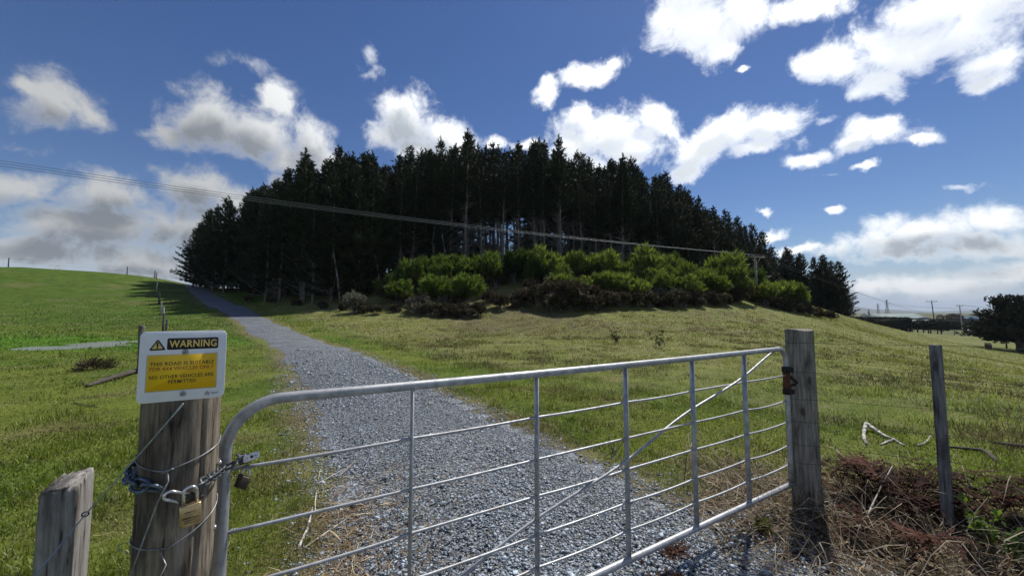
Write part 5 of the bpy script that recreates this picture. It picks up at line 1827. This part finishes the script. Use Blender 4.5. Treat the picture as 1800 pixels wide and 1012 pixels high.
hills('near_rise', 2600, [(1250, 551), (1400, 550.5), (1480, 550), (1540, 549.5), (1600, 550.5), (1660, 550), (1720, 549.8), (1800, 550), (1950, 550), (2100, 551)], 500, 'low pale rise on the plain before the hills')
rng_ = np.random.default_rng(9)
def clump(px, yb, yt, wpx, Y, label):
    b = P(px, yb, Y); b[2] = -7.0; H = P(px, yt, Y)[2] + 7; W = wpx / FPX * Y
    t = thing('distant_tree', b, label, 'tree', 'trees beyond the farm')
    mb = MB(); add_tube(mb, [b - (0, 0, .5), b + (0, 0, H * .6)], [.4, .2], 6); obj('trunk', mb, M['pole_wood'], t)
    n = 420; v = rng_.normal(size=(n, 3)); v /= np.linalg.norm(v, axis=1)[:, None]; v *= rng_.uniform(.4, 1, (n, 1)) ** .4
    p = b + np.array([0, 0, H * .55]) + v * np.array([W / 2, W / 2, H * .45])
    mb = MB(); shoots(mb, p, v + np.array([0, 0, .5]), np.full(n, W * .1), 4, W * .06, .8, np.tile([.06, .055, .04], (n, 1)) * rng_.uniform(.6, 1.3, (n, 1)), rng_); obj('crown', mb, M['bramble'], t)
for k, (px, yt, w) in enumerate([(1653, 553, 9), (1664, 555, 10), (1674, 552, 14), (1682, 552, 15), (1690, 555, 10), (1698, 557, 10), (1712, 553, 15), (1720, 551, 16), (1728, 554, 14), (1738, 553, 14)]):
    clump(px, 565, yt, w, 330 + 12 * (k % 3), f'bare brownish tree beyond the long farm hedge, {nth(k + 1)} from the left')
M['blue'] = simple('pale_blue_paint', (.25, .36, .48), .6)
bsd = P(1708, 566, 260); bs = thing('blue_shed', (bsd[0], 260, -7), 'pale blue shed just above the long hedge', 'shed')
mb = MB(); add_box(mb, (bsd[0], 260, -4.4), (5.5, 4, 5.4)); obj('wall', mb, M['blue'], bs)
mb = MB(); x0 = bsd[0]; mb.add([(x0 - 3, 257.8, -1.7), (x0 + 3, 257.8, -1.7), (x0 + 3, 262.2, -1.3), (x0 - 3, 262.2, -1.3), (x0 - 3, 257.8, -1.5), (x0 + 3, 257.8, -1.5), (x0 + 3, 262.2, -1.1), (x0 - 3, 262.2, -1.1)], [(0, 3, 2, 1), (4, 5, 6, 7), (0, 1, 5, 4), (1, 2, 6, 5), (2, 3, 7, 6), (3, 0, 4, 7)]); obj('roof', mb, M['roof'], bs)
c_ = P(1703, 574, 160); mb = MB(); a = np.linspace(0, 6.283, 10, endpoint=False); q = gp(c_[0], 160.0)
add_loft(mb, [q + np.c_[1.1 * s * np.cos(a), .6 * s * np.sin(a), np.full(10, z)] for s, z in ((1, -.1), (1.0, .4), (.6, .85), (.2, .95))]); tag(obj('white_bale', mb, M['trim'], origin=q, smooth=True), 'small white wrapped bale beside the concrete power pole', 'bale')

# dark understorey inside the wood
for k in range(34):
    px = rr(395, 1290); yf = np.interp(px, FRONT[:, 0], FRONT[:, 1]); y = yf + rr(6, np.interp(px, THICK[:, 0], THICK[:, 1]) + 3)
    x = ray(px, 520)[0] / ray(px, 520)[1] * y
    if 855 < px < 930 or track_off(np.array([x]), np.array([y]))[0][0] < 4: continue
    shrub('dull', x, y, rr(1.1, 1.6), rr(.9, 1.7), 'dark bush in the shade under the pines', 'bushes under the pines')

# ------------------------------------------------------------------ grass
def polar(n, r0, r1, a0=-60, a1=60):
    r = r0 * (r1 / r0) ** RNG.random(n); th = np.radians(rr(a0, a1, n))
    return r * np.sin(th), r * np.cos(th), r


def blades(x, y, h, w, col, lean, az, two=True, dz=-.01):
    n = len(x); z = gz(x, y) + dz
    f = np.c_[np.cos(az), np.sin(az), np.zeros(n)]; sd = np.c_[-np.sin(az), np.cos(az), np.zeros(n)]
    tw = rr(0, 6.283, n); sd = np.c_[np.cos(tw), np.sin(tw), np.zeros(n)]
    b = np.c_[x, y, z]
    tip = b + f * (h * np.sin(lean))[:, None] + UP * (h * np.cos(lean))[:, None]
    if two:
        m = b + f * (h * .45 * np.sin(lean) * .6)[:, None] + UP * (h * .55 * np.cos(lean * .6))[:, None]
        V = np.stack([b - sd * w[:, None] * .5, b + sd * w[:, None] * .5, m + sd * w[:, None] * .42, m - sd * w[:, None] * .42, tip], 1)
        i = np.arange(n)[:, None] * 5
        return V.reshape(-1, 3), i + np.array([0, 1, 2, 3]), i + np.array([3, 2, 4]), np.repeat(col, 5, 0)
    V = np.stack([b - sd * w[:, None] * .5, b + sd * w[:, None] * .5, tip], 1)
    i = np.arange(n)[:, None] * 3
    return V.reshape(-1, 3), None, i + np.array([0, 1, 2]), np.repeat(col, 3, 0)


def grass_field(n, r0, r1, two, seed, a0=-60, a1=60):
    x, y, r = polar(n, r0, r1, a0, a1)
    off, side = track_off(x, y)
    e = (fbm(x * 2.0, y * 2.0, 61, 3) - .5) * .5
    dens = np.clip((off + e) / .35, 0, 1) * (.35 + .65 * sstep(.25, .55, fbm(x / .8, y / .8, seed, 3)))
    dens *= 1 - .93 * litter_w(x, y)
    dens *= ~((np.hypot((x - cxp) / 3.0, (y - cyp) / 2.9) < 1) & (gz(x, y) < WZ + .005) & (RNG.random(n) < .93))
    z = gz(x, y)
    pxx = CX + FPX * x / y
    yf = np.interp(pxx, FRONT[:, 0], FRONT[:, 1])
    dens *= (y < yf + 1) | (pxx > 1500)
    k = RNG.random(n) < dens
    x, y, r, side = x[k], y[k], r[k], side[k]; n = len(x)
    tuft = sstep(.52, .72, fbm(x / .45, y / .45, seed + 7, 3)); big_ = sstep(.5, .7, fbm(x / 2.6, y / 2.6, seed + 9, 3))
    h = rr(.018, .052, n) * (1 + 1.3 * tuft) * (1 + .7 * big_ * (side > 0)) * np.clip(r / 14, 1, 2.0)
    w = rr(.0026, .0052, n) * np.clip(r / 2.6, 1, 16)
    c = gcol(x, y) * 1.12 * (.55 + .9 * fbm(x / .5 / np.clip(r / 10, 1, 4), y / .5 / np.clip(r / 10, 1, 4), 23, 3))[:, None]
    c = c * RNG.lognormal(0, .30, n)[:, None]
    straw = RNG.random(n) < (.20 + .12 * (side > 0)) * (.5 + 1.0 * sstep(.4, .65, fbm(x / 1.1, y / 1.1, 17, 3)))
    c[straw] = c[straw] * .35 + np.array([.46, .38, .20]) * rr(.55, 1.2, (straw.sum(), 1)) * .65
    lean = np.abs(RNG.normal(.62, .42, n)); lean[straw] += .5
    az = rr(0, 6.283, n)
    return blades(x, y, h, w, c, np.clip(lean, 0, 1.45), az, two)


gm_ = MB()
for n_b, r0, r1, two, a0, a1 in ((330000, 1.75, 7.5, True, -60, 60), (430000, 6.5, 66.0, False, -60, 60), (110000, 55, 130, False, 20, 58)):
    V, Q4, T3, C = grass_field(n_b, r0, r1, two, 90, a0, a1)
    gm_.v.append(V); gm_.c.append(C)
    if Q4 is not None: gm_.q.append(Q4 + gm_.n)
    gm_.t.append(T3 + gm_.n); gm_.n += len(V)
gr = obj('grass', gm_, M['grass'], kind='stuff'); tag(gr, 'short green and straw coloured pasture grass', 'grass')

# rush and dry tussocks on the right-hand slope and field
tx, ty, tr_ = polar(17000, 7, 70, -35, 58)
off, side = track_off(tx, ty)
cl_ = fbm(tx / 3.2, ty / 1.6, 131, 3)
band = np.exp(-((ty - 19.5 - .05 * tx) / 2.4) ** 2) * sstep(-6, -2, tx) * (1 - sstep(12, 16, tx))
k = (side > 0) & (off > 1.5) & (RNG.random(len(tx)) < np.clip(sstep(.50, .70, cl_) * .42 + band * sstep(.45, .6, cl_) * .9, 0, 1))
pxx = CX + FPX * tx / ty
k &= ty < np.interp(pxx, FRONT[:, 0], FRONT[:, 1]) - 3
tx, ty, tr_ = tx[k], ty[k], tr_[k]
reps = 22
bx = np.repeat(tx, reps); by = np.repeat(ty, reps); rr_ = np.repeat(tr_, reps)
tsz = np.repeat(rr(.5, 1.25, len(tx)), reps)
bx = bx + RNG.normal(0, .13, len(bx)) * tsz; by = by + RNG.normal(0, .13, len(by)) * tsz
n = len(bx)
cc = np.tile(np.array([.125, .105, .058]), (n, 1)) * np.repeat(RNG.lognormal(0, .3, len(tx)), reps)[:, None] * RNG.lognormal(0, .25, n)[:, None]
gmix = np.repeat(RNG.random(len(tx)) < .45, reps); cc[gmix] *= np.array([.75, 1.0, .6])
V, Q4, T3, C = blades(bx, by, rr(.07, .19, n) * tsz, rr(.004, .007, n) * np.clip(rr_ / 4, 1, 8), cc * 1.15, np.abs(RNG.normal(.8, .4, n)), rr(0, 6.283, n), False)
mb = MB(); mb.v.append(V); mb.t.append(T3); mb.c.append(C); mb.n = len(V)
tag(obj('tussock_grass', mb, M['straw'], kind='stuff'), 'brown rush tussocks scattered over the right paddock', 'grass')


# ------------------------------------------------------------------ dead litter: straw, ferns, sticks
def strands(x, y, L, w, col, lift, curl):
    n = len(x); az = rr(0, 6.283, n); cu = RNG.normal(0, curl, n); K = 5
    P_ = [np.c_[x, y]]; a = az.copy()
    for k in range(K - 1):
        P_.append(P_[-1] + np.c_[np.cos(a), np.sin(a)] * (L / (K - 1))[:, None]); a = a + cu / (K - 1) + RNG.normal(0, .12, n)
    rows = []
    hgt = np.abs(RNG.normal(0, 1, n)) * lift; ph = rr(0, 3.14, n)
    for k, p in enumerate(P_):
        z = gz(p[:, 0], p[:, 1]) + .012 + hgt * np.abs(np.sin(ph + 2.2 * k / (K - 1))) + .006
        d = np.c_[-np.sin(a), np.cos(a), RNG.normal(0, .35, n)]
        ww = (w * (1 - .75 * (k / (K - 1)) ** 2))[:, None]
        rows += [np.c_[p, z] - d * ww * .5, np.c_[p, z] + d * ww * .5]
    V = np.stack(rows, 1)
    i = np.arange(n)[:, None] * (2 * K)
    F = np.concatenate([i + np.array([2 * k, 2 * k + 1, 2 * k + 3, 2 * k + 2]) for k in range(K - 1)])
    return V.reshape(-1, 3), F, np.repeat(col, 2 * K, 0)


lm = MB()
def litter(n, xr, yr, thr, L, w, lift, curl, base, sd=.35):
    x = rr(*xr, n); y = rr(*yr, n); lw_ = litter_w(x, y)
    k = RNG.random(n) < np.where(lw_ > .12, lw_, thr)
    x, y = x[k], y[k]; n = len(x)
    c = np.tile(np.array(base), (n, 1)) * RNG.lognormal(0, sd, n)[:, None]
    dk = RNG.random(n) < .3; c[dk] *= np.array([.45, .36, .30])
    V, F, C = strands(x, y, RNG.uniform(L * .4, L * 1.5, n), RNG.uniform(w * .5, w * 1.6, n), np.clip(c, 0, .7), lift, curl)
    lm.add(V, F, C)
litter(9000, (1.2, 6.5), (1.2, 4.6), .0, .16, .0045, .035, 1.0, (.30, .235, .15))
litter(4600, (1.2, 6.5), (1.2, 4.6), .0, .34, .0046, .17, 1.0, (.30, .255, .185))
litter(11000, (-2.2, .8), (1.4, 4.6), .0, .11, .0036, .018, .8, (.34, .255, .15))
litter(700, (-2.0, .8), (1.4, 4.2), .02, .30, .0055, .03, .8, (.45, .37, .25))
litter(7000, (-6, 5), (1.6, 9), .035, .09, .0045, .008, .6, (.36, .28, .16))
tag(obj('dry_litter', lm, M['straw'], kind='stuff'), 'dead straw and grass stalks strewn by the gate and along the right fence', 'straw')


def frond(mb, p0, az, L, arch, droop, col, rng):
    N = 13
    d = np.array([math.cos(az), math.sin(az), 0]); s = np.array([-math.sin(az), math.cos(az), 0])
    pts = [p0 + d * L * t + UP * (arch * math.sin(math.pi * min(1, t * 1.05)) - droop * t * t) + s * .05 * L * math.sin(3 * t) for t in np.linspace(0, 1, N)]
    add_tube(mb, pts, np.linspace(.003, .0008, N), 3, False, col * .7)
    for i in range(2, N):
        pl = L * .30 * (1 - ((i - 2) / (N - 2)) ** 1.3) + .012
        t = nrm(np.array(pts[i]) - pts[i - 1])
        for sg in (-1, 1):
            u = nrm(s * sg + t * .55 + UP * rng.uniform(-.5, .15))
            m = 5
            for k in range(m):
                q = pts[i] + u * pl * (k + .6) / m
                wl = pl * .22 * (1 - .6 * k / m)
                v1 = nrm(np.cross(u, UP) + rng.normal(0, .2, 3)); 
                mb.add([q - v1 * wl, q + u * pl / m * .9 + UP * rng.normal(0, .003), q + v1 * wl, q - u * pl / m * .25], np.array([(0, 1, 2, 3)]), col * rng.uniform(.7, 1.3))


rngf = np.random.default_rng(55)
ferns = [('by the foot of the right gate post', 2.62, 3.0), ('just right of the right gate post', 2.78, 2.98), ('midway between the right gate post and the square post', 2.9, 2.86), ('in front of the square fence post', 3.0, 2.78), ('behind the square fence post', 3.22, 2.86),
         ('right of the square fence post', 3.35, 2.62), ('second right of the square fence post', 3.55, 2.6), ('third right of the square fence post', 3.8, 2.45), ('at the right edge of the picture', 3.75, 2.25), ('at the lower right corner', 3.25, 2.0),
         ('in the litter in front of the right gate post', 2.35, 2.45), ('under the gate on the gravel edge', .95, 2.22), ('lying on gravel below the gate bottom', .80, 2.12), ('beyond the fence left of the white branch', 3.05, 3.25)]
for lab, fx_, fy_ in ferns:
    mb = MB(); b = gp(fx_, fy_, .01)
    flatf = 'gravel' in lab
    for k in range(8 if not flatf else 6):
        c = np.array([.070, .034, .024]) * rngf.uniform(.4, 1.7)
        frond(mb, b + np.array([rngf.normal(0, .07), rngf.normal(0, .06), 0]), rngf.uniform(0, 6.28), rngf.uniform(.2, .46) * (.75 if flatf else 1), rngf.uniform(.08, .26) * (.25 if flatf else 1), rngf.uniform(.0, .08) * (0 if flatf else 1), c, rngf)
    tag(obj('dead_fern', mb, M['fern'], origin=b), f'dead reddish brown bracken {lab}', 'fern', 'dead bracken')


def stick(name, pts, rads, mat, label, cat='stick'):
    pts = catmull(np.array(pts), 5); r = np.interp(np.linspace(0, 1, len(pts)), np.linspace(0, 1, len(rads)), rads)
    r = r * (1 + .12 * np.sin(np.arange(len(r)) * 2.3))
    mb = MB(); add_tube(mb, pts, r, 9); return tag(obj(name, mb, mat, origin=pts[0], smooth=True), label, cat)
M['bleached'] = simple('bleached_wood', (.62, .59, .54), .85, 0, (.12, .105, .09), 22, .5, .006)
M['log'] = simple('dark_log', (.09, .075, .06), .95, 0, (.045, .036, .03), 12, .6, .01)
def gpx(px, py, dz=.015):
    q = ground_at(px, py, 1.5, 60); return q + np.array([0, 0, dz])
fb_ = thing('fallen_branch', gp(*P(1530, 770, 4.5)[:2]), 'bleached crooked fallen branch lying on the grass beyond the right fence', 'branch')
for nm, pts, rd in (('limb', [gpx(1524, 757, .08), gpx(1540, 763, .05), gpx(1556, 771, .03), gpx(1570, 777, .02), gpx(1590, 785, .01)], [.025, .021, .017, .015, .009]), ('limb', [gpx(1524, 756, .08), gpx(1520, 765, .05), gpx(1519, 774, .02), gpx(1524, 783, .01)], [.026, .019, .018, .011]), ('twig', [gpx(1572, 777, .02), gpx(1560, 782, .015), gpx(1548, 786, .01)], [.014, .012, .006])):
    q = catmull(np.array(pts), 5); r = np.interp(np.linspace(0, 1, len(q)), np.linspace(0, 1, len(rd)), rd) * (1 + .12 * np.sin(np.arange(len(q)) * 2.3)); mb = MB(); add_tube(mb, q, r, 9); obj(nm, mb, M['bleached'], fb_, True)
stick('stick', [gpx(1612, 788), gpx(1628, 783, .03), gpx(1636, 774, .05)], [.008, .007, .003], M['bleached'], 'thin pale curved stick beside the square fence post')
stick('stick', [gpx(1655, 790), gpx(1690, 794, .03), gpx(1730, 800, .03), gpx(1748, 812, .03), gpx(1760, 826)], [.01, .016, .022, .022, .012], M['log'], 'dark crooked branch on the grass right of the square post')
stick('stick', [gpx(1745, 782), gpx(1775, 788, .03), gpx(1815, 792)], [.01, .02, .02], M['log'], 'dark branch at the right edge among the grass')
stick('log', [gpx(152, 681, .03), gpx(180, 674, .05), gpx(215, 665, .07), gpx(252, 652, .06)], [.03, .05, .055, .05], M['log'], 'long dark log lying in the left paddock beside the sign', 'log')
stick('stick', [gpx(130, 711), gpx(152, 715, .02), gpx(174, 719)], [.007, .008, .005], M['log'], 'thin dark stick on the left grass below the log')
stick('stalk', [gpx(1515, 950, .02), gpx(1545, 905, .12), gpx(1572, 868, .20)], [.007, .005, .003], M['bleached'], 'dry pale stalk leaning up out of the dead bracken')
stick('stick', [gpx(1420, 905, .02), gpx(1500, 935, .03), gpx(1590, 975, .03)], [.006, .007, .004], M['log'], 'long dark twig across the litter at lower right')
stick('stick', [gpx(1290, 945, .01), gpx(1380, 965, .02), gpx(1440, 980, .02)], [.004, .005, .003], M['log'], 'thin twig on the gravel right of the gate bottom')
stick('dry_leaf_blade', [gpx(523, 982, .01), gpx(540, 945, .03), gpx(550, 905, .03)], [.010, .009, .003], M['bleached'], 'broad pale dry leaf blade at the left verge')
stick('dry_stalk', [gpx(530, 985, .01), gpx(580, 945, .02), gpx(620, 912, .02)], [.004, .004, .002], M['bleached'], 'long pale dry stalk beside the broad leaf blade')
stick('dry_stalk', [gpx(555, 860, .01), gpx(590, 840, .02), gpx(620, 825, .02)], [.004, .004, .002], M['bleached'], 'upper pale dry stalk at the left verge')
mb = MB(); b = gpx(165, 650, 0.0)
rg = np.random.default_rng(3); n = 160
v = rg.normal(size=(n, 3)); v[:, 2] = abs(v[:, 2])
shoots(mb, b + v * np.array([.16, .12, .07]), v + (0, 0, .4), np.full(n, .2), 4, .02, .7, np.tile([.06, .05, .035], (n, 1)) * rg.uniform(.6, 1.4, (n, 1)), rg)
tag(obj('weed_clump', mb, M['bramble'], origin=b), 'dark brown weed clump in the left paddock above the log', 'weed')


def weed(px, py, h, n, label, col, wl):
    b = gpx(px, py, 0); rg = np.random.default_rng(int(px)); t = thing('weed', b, label, 'weed')
    mb = MB(); st = MB()
    for k in range(5):
        e = b + np.array([rg.normal(0, h * .3), rg.normal(0, h * .3), h * rg.uniform(.6, 1)]); add_tube(st, [b, b * .4 + e * .6 + rg.normal(0, .02, 3), e], [.004, .003, .001], 4, False)
        q = rg.uniform(.35, 1, n)[:, None]
        p = b * (1 - q) + e * q; d = rg.normal(size=(n, 3)) + (0, 0, .4)
        shoots(mb, p, d, np.full(n, wl), 2, wl * .6, .8, np.tile(col, (n, 1)) * rg.uniform(.7, 1.3, (n, 1)), rg)
    obj('stem', st, M['deadwood'], t); obj('leaves', mb, M['leaf'], t)
weed(1748, 985, .30, 14, 'green leafy weed at the lower right beside the litter', (.13, .19, .04), .045)
weed(1790, 1000, .22, 12, 'low dark green weed at the lower right corner', (.06, .11, .03), .04)
weed(1340, 938, .07, 30, 'small bright green grass tuft in the litter by the gate foot', (.17, .2, .03), .04)
weed(1150, 612, .8, 12, 'tall dark thistle standing in the right paddock', (.06, .06, .035), .12)
weed(1083, 605, .7, 12, 'dark weed stalk in the paddock left of the thistle', (.06, .055, .035), .12)
weed(1078, 800, .35, 8, 'thin dry dock stalk at the gravel edge behind the gate', (.10, .05, .03), .02)

# ------------------------------------------------------------------ the air of the plain
hz_ = MB(); add_box(hz_, (1500, 3400, 90), (16000, 8600, 220))
hm = bpy.data.materials.new('air'); hm.use_nodes = True
hm.node_tree.nodes.clear()
pv = hm.node_tree.nodes.new('ShaderNodeVolumePrincipled'); ho = hm.node_tree.nodes.new('ShaderNodeOutputMaterial')
pv.inputs['Color'].default_value = (.78, .86, 1.0, 1); pv.inputs['Density'].default_value = .00009; pv.inputs['Anisotropy'].default_value = .0
hm.node_tree.links.new(pv.outputs[0], ho.inputs['Volume'])
tag(obj('haze', hz_, hm, kind='stuff'), 'thin blue haze over the plain and far hills', 'haze')
